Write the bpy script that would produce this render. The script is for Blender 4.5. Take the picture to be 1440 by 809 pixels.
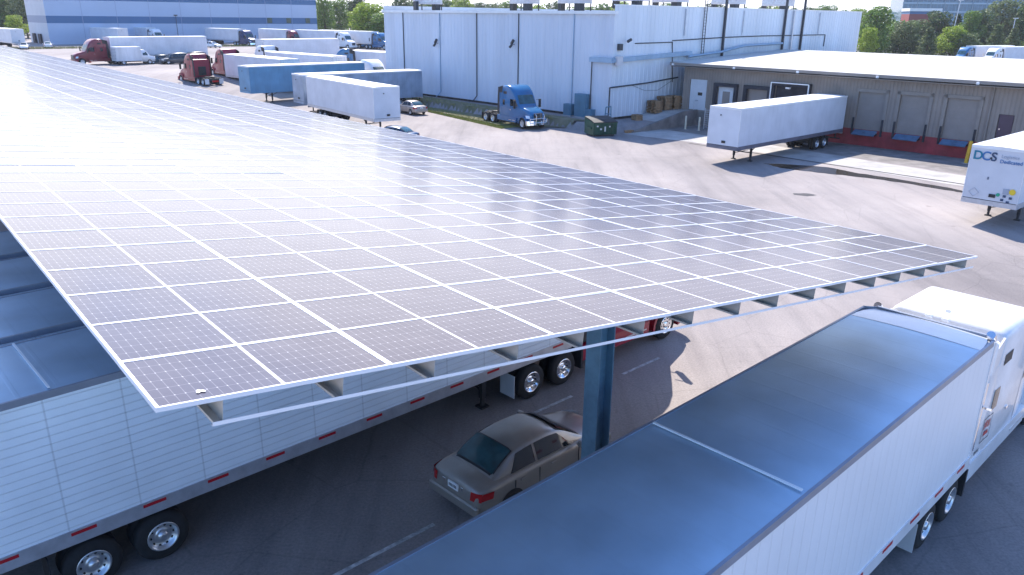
import bpy, math, random
from mathutils import Vector, Matrix
R = math.radians
random.seed(7)
SC = bpy.context.scene
for o in list(bpy.data.objects): bpy.data.objects.remove(o)
COL = SC.collection

# ------------------------------------------------------------------ camera
cd = bpy.data.cameras.new('camera'); cam = bpy.data.objects.new('camera', cd); COL.objects.link(cam)
cd.sensor_width = 36.0; cd.sensor_fit = 'HORIZONTAL'; cd.lens = 36.0 * 1084.7 / 1440
cd.clip_start = 0.1; cd.clip_end = 4000
cam.location = (0, 0, 10.085)
cam.rotation_euler = (Matrix.Rotation(R(90 - 19.328), 3, 'X') @ Matrix.Rotation(R(0.702), 3, 'Z')).to_euler()
SC.camera = cam

# ------------------------------------------------------------------ world, sun, exposure
SUN_AZ, SUN_EL = -12.0, 46.0
W = bpy.data.worlds.new('World'); SC.world = W; W.use_nodes = True
nt = W.node_tree; nt.nodes.clear()
def wn(t): return nt.nodes.new(t)
sky = wn('ShaderNodeTexSky'); sky.sky_type = 'NISHITA'; sky.sun_disc = False
sky.sun_elevation = R(SUN_EL); sky.sun_rotation = R(SUN_AZ % 360); sky.air_density = 1.0; sky.dust_density = .4; sky.ozone_density = 5.0
tc = wn('ShaderNodeTexCoord'); mp = wn('ShaderNodeMapping'); mp.inputs['Scale'].default_value = (1, 1, 2.6)
nz = wn('ShaderNodeTexNoise'); nz.inputs['Scale'].default_value = 2.4; nz.inputs['Detail'].default_value = 7; nz.inputs['Roughness'].default_value = .58
rp = wn('ShaderNodeValToRGB'); rp.color_ramp.elements[0].position = .60; rp.color_ramp.elements[1].position = .82
# denser cloud bank low above the horizon
sx = wn('ShaderNodeSeparateXYZ'); hz = wn('ShaderNodeMapRange'); hz.inputs['From Min'].default_value = .50; hz.inputs['From Max'].default_value = .20
hz.inputs['To Min'].default_value = 0; hz.inputs['To Max'].default_value = .42
ad = wn('ShaderNodeMath'); ad.operation = 'ADD'
mx = wn('ShaderNodeMixRGB')
bg = wn('ShaderNodeBackground'); bg.inputs['Strength'].default_value = 0.15
out = wn('ShaderNodeOutputWorld'); L = nt.links.new
L(tc.outputs['Generated'], mp.inputs['Vector']); L(mp.outputs[0], nz.inputs['Vector'])
L(tc.outputs['Generated'], sx.inputs[0]); L(sx.outputs['Z'], hz.inputs['Value'])
fy = wn('ShaderNodeMapRange'); fy.interpolation_type = 'SMOOTHSTEP'; fy.inputs['From Min'].default_value = -.1; fy.inputs['From Max'].default_value = .45; L(sx.outputs['Y'], fy.inputs['Value'])
dp = wn('ShaderNodeVectorMath'); dp.operation = 'DOT_PRODUCT'; dp.inputs[1].default_value = (-.46, .875, .12); L(tc.outputs['Generated'], dp.inputs[0])
gl = wn('ShaderNodeMapRange'); gl.interpolation_type = 'SMOOTHSTEP'; gl.inputs['From Min'].default_value = .70; gl.inputs['From Max'].default_value = .985; L(dp.outputs['Value'], gl.inputs['Value'])
gc = wn('ShaderNodeMixRGB'); gc.inputs['Color1'].default_value = (5.4, 5.5, 6.2, 1); gc.inputs['Color2'].default_value = (7.3, 7.4, 7.9, 1); L(gl.outputs[0], gc.inputs['Fac'])
my = wn('ShaderNodeMath'); my.operation = 'MULTIPLY'; L(hz.outputs[0], my.inputs[0]); L(fy.outputs[0], my.inputs[1])
L(nz.outputs['Fac'], ad.inputs[0]); L(my.outputs[0], ad.inputs[1]); L(gc.outputs[0], mx.inputs['Color2']); L(ad.outputs[0], rp.inputs['Fac'])
L(rp.outputs['Color'], mx.inputs['Fac']); tn = wn('ShaderNodeMixRGB'); tn.blend_type = 'MULTIPLY'; tn.inputs['Fac'].default_value = 1; tn.inputs['Color2'].default_value = (.82, .98, 1.18, 1); L(sky.outputs[0], tn.inputs['Color1']); L(tn.outputs[0], mx.inputs['Color1']); L(mx.outputs[0], bg.inputs['Color']); L(bg.outputs[0], out.inputs[0])
sd = bpy.data.lights.new('sun', 'SUN'); sd.energy = 4.4; sd.angle = R(.53); sd.color = (1, .93, .84)
sun = bpy.data.objects.new('sun', sd); COL.objects.link(sun)
a, e = R(SUN_AZ), R(SUN_EL)
sun.rotation_euler = Vector((-math.sin(a) * math.cos(e), -math.cos(a) * math.cos(e), -math.sin(e))).to_track_quat('-Z', 'Y').to_euler()
vs = SC.view_settings; vs.view_transform = 'Standard'; vs.look = 'None'; vs.exposure = 0.99; vs.gamma = 1; vs.use_curve_mapping = False

# ------------------------------------------------------------------ materials
def mat(name, col, rough=.6, metal=0, noise=0, nscale=1.0, spec=.5, bump=0, bscale=20, coat=0, alpha=1, trans=0, coord='Object', nstretch=(1, 1, 1), col2=None):
    m = bpy.data.materials.new(name); m.use_nodes = True; n = m.node_tree; b = n.nodes['Principled BSDF']
    b.inputs['Base Color'].default_value = (*col, 1); b.inputs['Roughness'].default_value = rough; b.inputs['Metallic'].default_value = metal
    b.inputs['Specular IOR Level'].default_value = spec; b.inputs['Coat Weight'].default_value = coat
    if trans: b.inputs['Transmission Weight'].default_value = trans
    if noise or bump or col2:
        t = n.nodes.new('ShaderNodeTexCoord'); mpp = n.nodes.new('ShaderNodeMapping'); mpp.inputs['Scale'].default_value = nstretch
        n.links.new(t.outputs[coord], mpp.inputs['Vector'])
        if noise or col2:
            z = n.nodes.new('ShaderNodeTexNoise'); z.inputs['Scale'].default_value = nscale; z.inputs['Detail'].default_value = 6; z.inputs['Roughness'].default_value = .62
            n.links.new(mpp.outputs[0], z.inputs['Vector'])
            r = n.nodes.new('ShaderNodeValToRGB'); r.color_ramp.elements[0].position = .33; r.color_ramp.elements[1].position = .68
            lo = col2 if col2 else tuple(c * (1 - noise) for c in col); hi = col if col2 else tuple(min(1, c * (1 + noise * .6)) for c in col)
            r.color_ramp.elements[0].color = (*lo, 1); r.color_ramp.elements[1].color = (*hi, 1)
            n.links.new(z.outputs['Fac'], r.inputs['Fac']); n.links.new(r.outputs[0], b.inputs['Base Color'])
        if bump:
            z2 = n.nodes.new('ShaderNodeTexNoise'); z2.inputs['Scale'].default_value = bscale; z2.inputs['Detail'].default_value = 4
            n.links.new(mpp.outputs[0], z2.inputs['Vector'])
            bp = n.nodes.new('ShaderNodeBump'); bp.inputs['Strength'].default_value = bump; bp.inputs['Distance'].default_value = .02
            n.links.new(z2.outputs['Fac'], bp.inputs['Height']); n.links.new(bp.outputs[0], b.inputs['Normal'])
    return m

def paint(name, col, rough=.3, dirt=.18): return mat(name, col, rough, noise=dirt, nscale=.9, coat=.4)

def ribbed(name, col, axis, period, depth=.012, width=.18, rough=.45, metal=0, seam_axis=None, line_dist=1.22, noise=.12, dark=.72):
    """sheet-metal side: pressed ribs as bump, thin joints as darker lines"""
    m = bpy.data.materials.new(name); m.use_nodes = True; n = m.node_tree; b = n.nodes['Principled BSDF']; K = n.links.new
    def nd(t, **k):
        x = n.nodes.new(t)
        for kk, v in k.items(): setattr(x, kk, v)
        return x
    t = nd('ShaderNodeTexCoord'); s = nd('ShaderNodeSeparateXYZ'); K(t.outputs['Object'], s.inputs[0])
    def line(ax, per, w):
        mm = nd('ShaderNodeMath', operation='DIVIDE'); K(s.outputs[ax], mm.inputs[0]); mm.inputs[1].default_value = per
        fr = nd('ShaderNodeMath', operation='FRACT'); K(mm.outputs[0], fr.inputs[0])
        sb = nd('ShaderNodeMath', operation='SUBTRACT'); K(fr.outputs[0], sb.inputs[0]); sb.inputs[1].default_value = .5
        ab = nd('ShaderNodeMath', operation='ABSOLUTE'); K(sb.outputs[0], ab.inputs[0])
        mr = nd('ShaderNodeMapRange'); mr.interpolation_type = 'SMOOTHSTEP'; K(ab.outputs[0], mr.inputs['Value'])
        mr.inputs['From Min'].default_value = w * .5; mr.inputs['From Max'].default_value = w; mr.inputs['To Min'].default_value = 1; mr.inputs['To Max'].default_value = 0
        return mr
    l1 = line(axis, period, width)
    bp = nd('ShaderNodeBump'); bp.inputs['Strength'].default_value = .8; bp.inputs['Distance'].default_value = depth
    K(l1.outputs[0], bp.inputs['Height']); K(bp.outputs[0], b.inputs['Normal'])
    z = nd('ShaderNodeTexNoise'); z.inputs['Scale'].default_value = .7; z.inputs['Detail'].default_value = 5; K(t.outputs['Object'], z.inputs['Vector'])
    mr2 = nd('ShaderNodeMapRange'); K(z.outputs['Fac'], mr2.inputs['Value']); mr2.inputs['From Min'].default_value = .3; mr2.inputs['From Max'].default_value = .7
    mr2.inputs['To Min'].default_value = 1 - noise; mr2.inputs['To Max'].default_value = 1 + noise * .3
    fac = mr2
    l1b = nd('ShaderNodeMapRange'); K(l1.outputs[0], l1b.inputs['Value']); l1b.inputs['To Min'].default_value = 1; l1b.inputs['To Max'].default_value = .5 + dark * .5
    f2 = nd('ShaderNodeMath', operation='MULTIPLY'); K(fac.outputs[0], f2.inputs[0]); K(l1b.outputs[0], f2.inputs[1])
    if seam_axis:
        l2 = line(seam_axis, line_dist, .02 / line_dist)
        l2b = nd('ShaderNodeMapRange'); K(l2.outputs[0], l2b.inputs['Value']); l2b.inputs['To Min'].default_value = 1; l2b.inputs['To Max'].default_value = dark
        f3 = nd('ShaderNodeMath', operation='MULTIPLY'); K(f2.outputs[0], f3.inputs[0]); K(l2b.outputs[0], f3.inputs[1]); f2 = f3
    vm = nd('ShaderNodeVectorMath', operation='SCALE'); vm.inputs[0].default_value = col; K(f2.outputs[0], vm.inputs['Scale'])
    K(vm.outputs[0], b.inputs['Base Color']); b.inputs['Roughness'].default_value = rough; b.inputs['Metallic'].default_value = metal
    return m

def ground_material():
    m = bpy.data.materials.new('worn_asphalt'); m.use_nodes = True; n = m.node_tree; b = n.nodes['Principled BSDF']; K = n.links.new
    t = n.nodes.new('ShaderNodeTexCoord')
    def noise(sc, det, st=(1, 1, 1), rot=0):
        mpp = n.nodes.new('ShaderNodeMapping'); mpp.inputs['Scale'].default_value = st; mpp.inputs['Rotation'].default_value = (0, 0, rot); K(t.outputs['Object'], mpp.inputs['Vector'])
        z = n.nodes.new('ShaderNodeTexNoise'); z.inputs['Scale'].default_value = sc; z.inputs['Detail'].default_value = det; z.inputs['Roughness'].default_value = .65; K(mpp.outputs[0], z.inputs['Vector']); return z
    def ramp(z, stops):
        r = n.nodes.new('ShaderNodeValToRGB'); K(z.outputs['Fac'], r.inputs['Fac']); el = r.color_ramp.elements
        el[0].position, el[1].position = stops[0][0], stops[-1][0]; el[0].color = (*stops[0][1], 1); el[1].color = (*stops[-1][1], 1)
        for p, c in stops[1:-1]: x = el.new(p); x.color = (*c, 1)
        return r
    def mul(a, b_, f=1.0):
        x = n.nodes.new('ShaderNodeMixRGB'); x.blend_type = 'MULTIPLY'; x.inputs['Fac'].default_value = f; K(a.outputs[0], x.inputs['Color1']); K(b_.outputs[0], x.inputs['Color2']); return x
    big = ramp(noise(.055, 7), [(.3, (.21, .188, .182)), (.5, (.30, .267, .256)), (.7, (.37, .332, .315))])
    streak = ramp(noise(.22, 7, (1, .16, 1), R(43)), [(.30, (.78, .78, .80)), (.5, (1, 1, 1)), (.72, (1.12, 1.10, 1.08))])
    streak2 = ramp(noise(1.1, 6, (1, .07, 1), R(-38)), [(.32, (.84, .84, .85)), (.5, (1, 1, 1)), (.75, (1.08, 1.07, 1.06))])
    stain = ramp(noise(.9, 5), [(.26, (.55, .54, .56)), (.36, (1, 1, 1)), (1, (1, 1, 1))])
    fine = ramp(noise(16, 5), [(.3, (.8, .8, .8)), (.7, (1.16, 1.15, 1.14))])
    c = mul(mul(mul(mul(big, streak), streak2), stain, .8), fine)
    vo = n.nodes.new('ShaderNodeTexVoronoi'); vo.feature = 'DISTANCE_TO_EDGE'; vo.inputs['Scale'].default_value = .34
    dn = noise(1.2, 4); ms = n.nodes.new('ShaderNodeMixRGB'); ms.inputs['Fac'].default_value = .12; K(t.outputs['Object'], ms.inputs['Color1']); K(dn.outputs['Color'], ms.inputs['Color2']); K(ms.outputs[0], vo.inputs['Vector'])
    cr = n.nodes.new('ShaderNodeMapRange'); K(vo.outputs['Distance'], cr.inputs['Value']); cr.inputs['From Min'].default_value = .002; cr.inputs['From Max'].default_value = .010; cr.inputs['To Min'].default_value = .88; cr.inputs['To Max'].default_value = 1
    c2 = n.nodes.new('ShaderNodeVectorMath'); c2.operation = 'SCALE'; K(c.outputs[0], c2.inputs[0]); K(cr.outputs[0], c2.inputs['Scale'])
    K(c2.outputs[0], b.inputs['Base Color']); b.inputs['Roughness'].default_value = .9; b.inputs['Specular IOR Level'].default_value = .25
    bp = n.nodes.new('ShaderNodeBump'); bp.inputs['Strength'].default_value = .35; bp.inputs['Distance'].default_value = .02; K(noise(30, 4).outputs['Fac'], bp.inputs['Height']); K(bp.outputs[0], b.inputs['Normal'])
    return m

def panel_material():
    """mono half-cut module, UV 0..1 over the glass: 24 x 6 cells with a wide middle gap"""
    m = bpy.data.materials.new('solar_glass'); m.use_nodes = True; n = m.node_tree; b = n.nodes['Principled BSDF']; K = n.links.new
    def M(op, a, b_=None, c=None):
        x = n.nodes.new('ShaderNodeMath'); x.operation = op
        for i, v in enumerate((a, b_, c)):
            if v is None: continue
            if isinstance(v, (int, float)): x.inputs[i].default_value = v
            else: K(v, x.inputs[i])
        return x.outputs[0]
    uv = n.nodes.new('ShaderNodeUVMap'); s = n.nodes.new('ShaderNodeSeparateXYZ'); K(uv.outputs[0], s.inputs[0]); U, V = s.outputs[0], s.outputs[1]
    cu = M('ABSOLUTE', M('SUBTRACT', M('FRACT', M('MULTIPLY', U, 24)), .5)); cv = M('ABSOLUTE', M('SUBTRACT', M('FRACT', M('MULTIPLY', V, 6)), .5))
    lu = M('GREATER_THAN', cu, .465); lv = M('GREATER_THAN', cv, .482)
    dot = M('GREATER_THAN', M('ADD', M('MULTIPLY', cu, .5), cv), .70)     # clipped cell corners
    mid = M('LESS_THAN', M('ABSOLUTE', M('SUBTRACT', U, .5)), .0085)
    bus = M('GREATER_THAN', M('ABSOLUTE', M('SUBTRACT', M('FRACT', M('MULTIPLY', V, 30)), .5)), .47)
    line = M('MAXIMUM', lu, lv)
    a = n.nodes.new('ShaderNodeMixRGB'); a.inputs['Color1'].default_value = (.055, .044, .066, 1); a.inputs['Color2'].default_value = (.085, .07, .085, 1); K(M('MULTIPLY', bus, .6), a.inputs['Fac'])
    b1 = n.nodes.new('ShaderNodeMixRGB'); K(line, b1.inputs['Fac']); K(a.outputs[0], b1.inputs['Color1']); b1.inputs['Color2'].default_value = (.16, .145, .165, 1)
    c = n.nodes.new('ShaderNodeMixRGB'); K(M('MAXIMUM', M('MULTIPLY', dot, .9), mid), c.inputs['Fac']); K(b1.outputs[0], c.inputs['Color1']); c.inputs['Color2'].default_value = (.6, .58, .6, 1)
    # dust film
    t = n.nodes.new('ShaderNodeTexCoord'); z = n.nodes.new('ShaderNodeTexNoise'); z.inputs['Scale'].default_value = 1.7; z.inputs['Detail'].default_value = 6; K(t.outputs['Object'], z.inputs['Vector'])
    mr = n.nodes.new('ShaderNodeMapRange'); K(z.outputs['Fac'], mr.inputs['Value']); mr.inputs['From Min'].default_value = .35; mr.inputs['From Max'].default_value = .75; mr.inputs['To Min'].default_value = .05; mr.inputs['To Max'].default_value = .13
    d = n.nodes.new('ShaderNodeMixRGB'); K(mr.outputs[0], d.inputs['Fac']); K(c.outputs[0], d.inputs['Color1']); d.inputs['Color2'].default_value = (.42, .38, .38, 1)
    K(d.outputs[0], b.inputs['Base Color'])
    b.inputs['Roughness'].default_value = .16; b.inputs['IOR'].default_value = 1.5; b.inputs['Specular IOR Level'].default_value = .42
    return m

MT = dict(
    ground=ground_material(), panel=panel_material(),
    frame=mat('anodised_frame', (.82, .82, .84), .35, noise=.05), galv=mat('galvanised_steel', (.50, .50, .47), .45, .55, noise=.2, nscale=3),
    galv_blue=mat('grey_blue_steel', (.14, .25, .33), .45, .3, noise=.25, nscale=2.5),
    white=paint('white_paint', (.78, .78, .80)), white_dirty=mat('weathered_white_paint', (.72, .72, .74), .5, noise=.22, nscale=.5, nstretch=(1, 1, .25)),
    roof_white=mat('white_trailer_roof', (.8, .8, .8), .5, noise=.1, nscale=.6),
    roof_metal=None, alu=mat('bare_aluminium', (.62, .64, .67), .33, .85, noise=.1, nscale=2), chrome=mat('chrome', (.85, .86, .88), .12, 1.0),
    rail=mat('brushed_rail', (.55, .57, .62), .4, .6, noise=.15, nscale=3), edge_rail=mat('roof_edge_rail', (.30, .33, .40), .45, .5, noise=.15), darkrail=mat('dark_rail', (.16, .16, .2), .5, .3, noise=.2),
    tyre=mat('rubber', (.018, .018, .02), .85, noise=.3, nscale=6), black=mat('black_plastic', (.02, .02, .023), .55), chassis=mat('chassis_steel', (.035, .035, .04), .65, .2, noise=.4, nscale=3),
    glass=mat('tinted_glass', (.012, .02, .025), .05, spec=.9), glass_teal=mat('green_tint_glass', (.02, .075, .085), .06, spec=.9, noise=.5, nscale=2.2),
    lamp=mat('clear_lamp', (.75, .77, .8), .12, .3), redlamp=mat('red_lamp', (.42, .01, .012), .18, coat=.6), amber=mat('amber_lamp', (.8, .3, .02), .25),
    redtape=mat('red_reflector_tape', (.45, .012, .02), .3), plainwhite=mat('plain_white_finish', (.85, .85, .85), .4),
    red=paint('red_truck_paint', (.30, .008, .03)), maroon=paint('maroon_truck_paint', (.22, .012, .03)), blue=paint('blue_truck_paint', (.012, .13, .30), .22), navy=paint('navy_truck_paint', (.02, .035, .12)),
    silver=mat('beige_silver_paint', (.36, .325, .29), .3, .5, noise=.1, nscale=2, coat=.5), silver2=mat('champagne_paint', (.42, .37, .33), .34, .4, coat=.5), teal=paint('dark_teal_paint', (.01, .06, .10)), charcoal=paint('charcoal_paint', (.035, .045, .06)),
    skyblue=paint('deep_blue_car_paint', (.02, .05, .12)),
    bluetrailer=mat('pale_blue_sheet', (.13, .30, .46), .4, .15, noise=.22, nscale=.8), greyblue=mat('dull_aluminium_sheet', (.36, .42, .52), .4, .45, noise=.3, nscale=.6, nstretch=(1, 1, .3)),
    concrete=mat('concrete', (.36, .345, .33), .85, noise=.25, nscale=.6, bump=.3), concrete_light=mat('light_concrete', (.43, .405, .38), .85, noise=.3, nscale=.5, bump=.3), concrete_dark=mat('stained_shaded_concrete', (.22, .2, .19), .9, noise=.35, nscale=.8),
    foundation=mat('dark_foundation', (.07, .06, .06), .9, noise=.6, nscale=1.2), redwall=mat('red_painted_concrete', (.33, .035, .045), .7, noise=.4, nscale=.8),
    tan=ribbed('tan_metal_siding', (.29, .245, .215), 'X', .3, .02, .2, rough=.6, noise=.15, dark=.8), tan_door=mat('tan_door', (.27, .235, .215), .55, noise=.1), tan_trim=mat('tan_trim', (.27, .235, .21), .5, noise=.1),
    pad=mat('black_dock_pad', (.035, .035, .045), .8, noise=.3), leveler=mat('blue_leveler', (.10, .18, .28), .45, noise=.35, nscale=2),
    whdoor=mat('white_door', (.62, .64, .68), .45, noise=.08), plumdoor=mat('plum_door', (.085, .05, .075), .5, noise=.1), yellow=mat('yellow_paint', (.72, .42, .03), .55, noise=.15), ivory=mat('ivory_paint', (.62, .57, .45), .6, noise=.15),
    roofing=mat('white_roof_membrane', (.50, .49, .455), .7, noise=.14, nscale=.18, nstretch=(1, .35, 1)), wallA=ribbed('white_metal_siding', (.56, .58, .63), 'X', .45, .035, .16, rough=.5, noise=.1, dark=.82, seam_axis='X', line_dist=3.6), 
    cap=mat('white_gutter', (.8, .8, .8), .45, noise=.08), stain=mat('dark_pipe', (.04, .045, .055), .6), palepipe=mat('pale_blue_duct', (.30, .42, .55), .45, .2, noise=.15), elec=mat('blue_grey_cabinet', (.09, .20, .28), .5, noise=.15),
    wood=mat('pallet_wood', (.36, .22, .12), .85, noise=.45, nscale=3), green=mat('green_dumpster_paint', (.010, .065, .04), .5, noise=.35, nscale=1.5), litter=mat('paper_label', (.6, .62, .62), .6),
    bldg=mat('pale_blue_wall', (.44, .52, .66), .7, noise=.06, nscale=.1), bldg_band=mat('blue_band', (.06, .155, .30), .7, noise=.06, nscale=.1), bldg_side=mat('white_wall', (.6, .6, .62), .7, noise=.08, nscale=.15), win=mat('green_window', (.03, .07, .06), .15),
    curtain=None, brick=mat('red_low_block', (.28, .06, .06), .7), bark=mat('bark', (.07, .05, .035), .9, noise=.4, nscale=4),
    grass=mat('grass_blades', (.16, .19, .05), .8, col2=(.30, .27, .10), nscale=.4), soil=mat('dry_verge_soil', (.22, .19, .13), .95, noise=.3, nscale=.8, col2=(.13, .13, .06)),
    soil_dry=mat('sandy_soil', (.34, .28, .17), .95, noise=.3, nscale=1.2, col2=(.24, .22, .10)), grass_dry=mat('dry_grass_blades', (.34, .32, .08), .8, col2=(.20, .24, .05), nscale=.6), water=mat('shallow_puddle', (.055, .045, .035), .04, spec=.7), paintline=mat('worn_line_paint', (.5, .5, .5), .8, noise=.6, nscale=5), iron=mat('cast_iron', (.05, .045, .045), .6, .4), unit=mat('rooftop_unit_white', (.6, .58, .6), .5, noise=.1),
)
rm = mat('aluminium_trailer_roof', (.42, .50, .62), .42, .9, noise=.18, nscale=.35, nstretch=(1, .35, 1)); MT['roof_metal'] = ribbed('aluminium_trailer_roof_sheet', (.44, .60, .74), 'Y', .61, .0012, .07, rough=.46, metal=.72, noise=.2, dark=.975)
MT['roof_metal2'] = mat('brighter_roof_cap', (.72, .75, .8), .4, .5, noise=.1, nscale=.6)
MT['side_fg'] = ribbed('white_trailer_sheet', (.80, .81, .84), 'Y', .31, .006, .1, rough=.38, noise=.06, dark=.93)
MT['side_left'] = ribbed('fluted_stainless_side', (.86, .94, 1.0), 'Z', .155, .012, .1, rough=.42, metal=.0, seam_axis='Y', line_dist=1.22, noise=.10, dark=.82)
MT['side_far'] = ribbed('white_far_trailer_sheet', (.68, .69, .74), 'Y', .61, .01, .05, rough=.42, noise=.12, dark=.86)
MT['side_blue'] = ribbed('blue_trailer_sheet', (.12, .30, .47), 'Y', .61, .01, .05, rough=.42, noise=.2, dark=.85)
MT['side_grey'] = ribbed('dull_trailer_sheet', (.34, .42, .54), 'Y', .61, .012, .07, rough=.42, metal=.3, noise=.3, dark=.8)
cw = ribbed('curtain_wall_glass', (.07, .17, .26), 'X', 1.6, .02, .08, rough=.15, noise=.3, dark=2.2, seam_axis='Z', line_dist=2.0); MT['curtain'] = cw

LEAF = {}
def leafmat(name, c1, c2):
    m = bpy.data.materials.new(name); m.use_nodes = True; n = m.node_tree; b = n.nodes['Principled BSDF']
    g = n.nodes.new('ShaderNodeNewGeometry'); r = n.nodes.new('ShaderNodeValToRGB'); r.color_ramp.elements[0].color = (*c1, 1); r.color_ramp.elements[1].color = (*c2, 1)
    n.links.new(g.outputs['Random Per Island'], r.inputs['Fac']); n.links.new(r.outputs[0], b.inputs['Base Color']); b.inputs['Roughness'].default_value = .6
    tr = n.nodes.new('ShaderNodeBsdfTranslucent'); n.links.new(r.outputs[0], tr.inputs['Color']); ms = n.nodes.new('ShaderNodeMixShader'); ms.inputs[0].default_value = .35
    n.links.new(b.outputs[0], ms.inputs[1]); n.links.new(tr.outputs[0], ms.inputs[2]); n.links.new(ms.outputs[0], n.nodes['Material Output'].inputs[0])
    return m
LEAF['bright'] = leafmat('leaves_yellow_green', (.15, .23, .02), (.38, .48, .05)); LEAF['mid'] = leafmat('leaves_mid_green', (.06, .13, .022), (.19, .29, .045))
LEAF['dark'] = leafmat('leaves_dark_green', (.03, .065, .02), (.09, .15, .04)); LEAF['grey'] = leafmat('leaves_grey_green', (.07, .11, .04), (.20, .25, .10))

# ------------------------------------------------------------------ mesh builder
class MB:
    def __init__(s): s.v = []; s.f = []; s.m = []; s.sm = []; s.uv = {}
    def add(s, vs, fs, mi=0, smooth=False):
        b = len(s.v); s.v += [tuple(p) for p in vs]
        for f in fs: s.f.append([i + b for i in f]); s.m.append(mi); s.sm.append(smooth)
        return s
    def box(s, x0, x1, y0, y1, z0, z1, mi=0):
        return s.add([(x0, y0, z0), (x1, y0, z0), (x1, y1, z0), (x0, y1, z0), (x0, y0, z1), (x1, y0, z1), (x1, y1, z1), (x0, y1, z1)],
                     [(0, 3, 2, 1), (4, 5, 6, 7), (0, 1, 5, 4), (1, 2, 6, 5), (2, 3, 7, 6), (3, 0, 4, 7)], mi)
    def bev(s, x0, x1, y0, y1, z0, z1, b=.03, mi=0):
        """box with chamfered vertical and top edges"""
        def ring(i, z): return [(x0 + i + (b if 0 else 0), y0 + b, z), (x0 + b, y0 + i, z), (x1 - b, y0 + i, z), (x1 - i, y0 + b, z), (x1 - i, y1 - b, z), (x1 - b, y1 - i, z), (x0 + b, y1 - i, z), (x0 + i, y1 - b, z)]
        r0, r1, r2 = ring(0, z0), ring(0, z1 - b), [(min(max(p[0], x0 + b), x1 - b), min(max(p[1], y0 + b), y1 - b), z1) for p in ring(0, z1)]
        vs = r0 + r1 + r2; fs = [list(range(7, -1, -1)), list(range(16, 24))]
        for k in range(8):
            j = (k + 1) % 8; fs += [(k, j, 8 + j, 8 + k), (8 + k, 8 + j, 16 + j, 16 + k)]
        return s.add(vs, fs, mi)
    def cyl(s, p0, p1, r0, r1=None, n=16, mi=0, caps=True, smooth=True):
        r1 = r0 if r1 is None else r1; p0, p1 = Vector(p0), Vector(p1); d = (p1 - p0).normalized()
        u = d.orthogonal().normalized(); w = d.cross(u); vs = []
        for p, r in ((p0, r0), (p1, r1)):
            for k in range(n): t = 2 * math.pi * k / n; vs.append(p + u * math.cos(t) * r + w * math.sin(t) * r)
        s.add(vs, [(k, (k + 1) % n, n + (k + 1) % n, n + k) for k in range(n)], mi, smooth)
        if caps: s.add(vs, [list(range(n - 1, -1, -1)), list(range(n, 2 * n))], mi)
        return s
    def tube(s, pts, r, n=8, mi=0):
        for a, b in zip(pts, pts[1:]): s.cyl(a, b, r, n=n, mi=mi)
        return s
    def prism(s, poly, axis, a, b, mi=0):
        """polygon in the plane normal to axis, extruded a..b"""
        def P(p, t):
            return (t, p[0], p[1]) if axis == 'x' else ((p[0], t, p[1]) if axis == 'y' else (p[0], p[1], t))
        n = len(poly); vs = [P(p, a) for p in poly] + [P(p, b) for p in poly]
        return s.add(vs, [list(range(n)), list(range(2 * n - 1, n - 1, -1))] + [(k, k + n, (k + 1) % n + n, (k + 1) % n) for k in range(n)], mi)
    def beam(s, p0, p1, w, h, up=(0, 0, 1), mi=0):
        p0, p1 = Vector(p0), Vector(p1); d = (p1 - p0).normalized(); up = Vector(up); up = Vector((.737, .676, 0)) if abs(d.dot(up)) > .95 else up; r = d.cross(up).normalized(); u = r.cross(d)
        vs = [p + r * a * w / 2 + u * b * h / 2 for p in (p0, p1) for a, b in ((-1, -1), (1, -1), (1, 1), (-1, 1))]
        return s.add(vs, [(3, 2, 1, 0), (4, 5, 6, 7), (0, 1, 5, 4), (1, 2, 6, 5), (2, 3, 7, 6), (3, 0, 4, 7)], mi)
    def patch(s, P, nu=4, nv=3, mi=0, smooth=True):
        vs = [P(i / nu, j / nv) for j in range(nv + 1) for i in range(nu + 1)]
        return s.add(vs, [(j * (nu + 1) + i, j * (nu + 1) + i + 1, (j + 1) * (nu + 1) + i + 1, (j + 1) * (nu + 1) + i) for j in range(nv) for i in range(nu)], mi, smooth)
    def loft(s, rings, mi=0, cap=True, smooth=True):
        n = len(rings[0]); b = [p for r in rings for p in r]; fs = []
        for i in range(len(rings) - 1):
            for k in range(n): j = (k + 1) % n; fs.append((i * n + k, i * n + j, (i + 1) * n + j, (i + 1) * n + k))
        s.add(b, fs, mi, smooth)
        if cap: s.add(b, [list(range(n - 1, -1, -1)), [(len(rings) - 1) * n + k for k in range(n)]], mi)
        return s
    def build(s, name, mats, parent=None, loc=None, auto=True):
        me = bpy.data.meshes.new(name); me.from_pydata([tuple(p) for p in s.v], [], s.f)
        ms = mats if isinstance(mats, (list, tuple)) else [mats]
        for q in ms: me.materials.append(q if not isinstance(q, str) else MT[q])
        me.polygons.foreach_set('material_index', s.m); me.polygons.foreach_set('use_smooth', s.sm)
        me.validate(); me.update()
        o = bpy.data.objects.new(name, me); COL.objects.link(o)
        if parent: o.parent = parent
        if loc: o.location = loc
        return o

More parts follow.
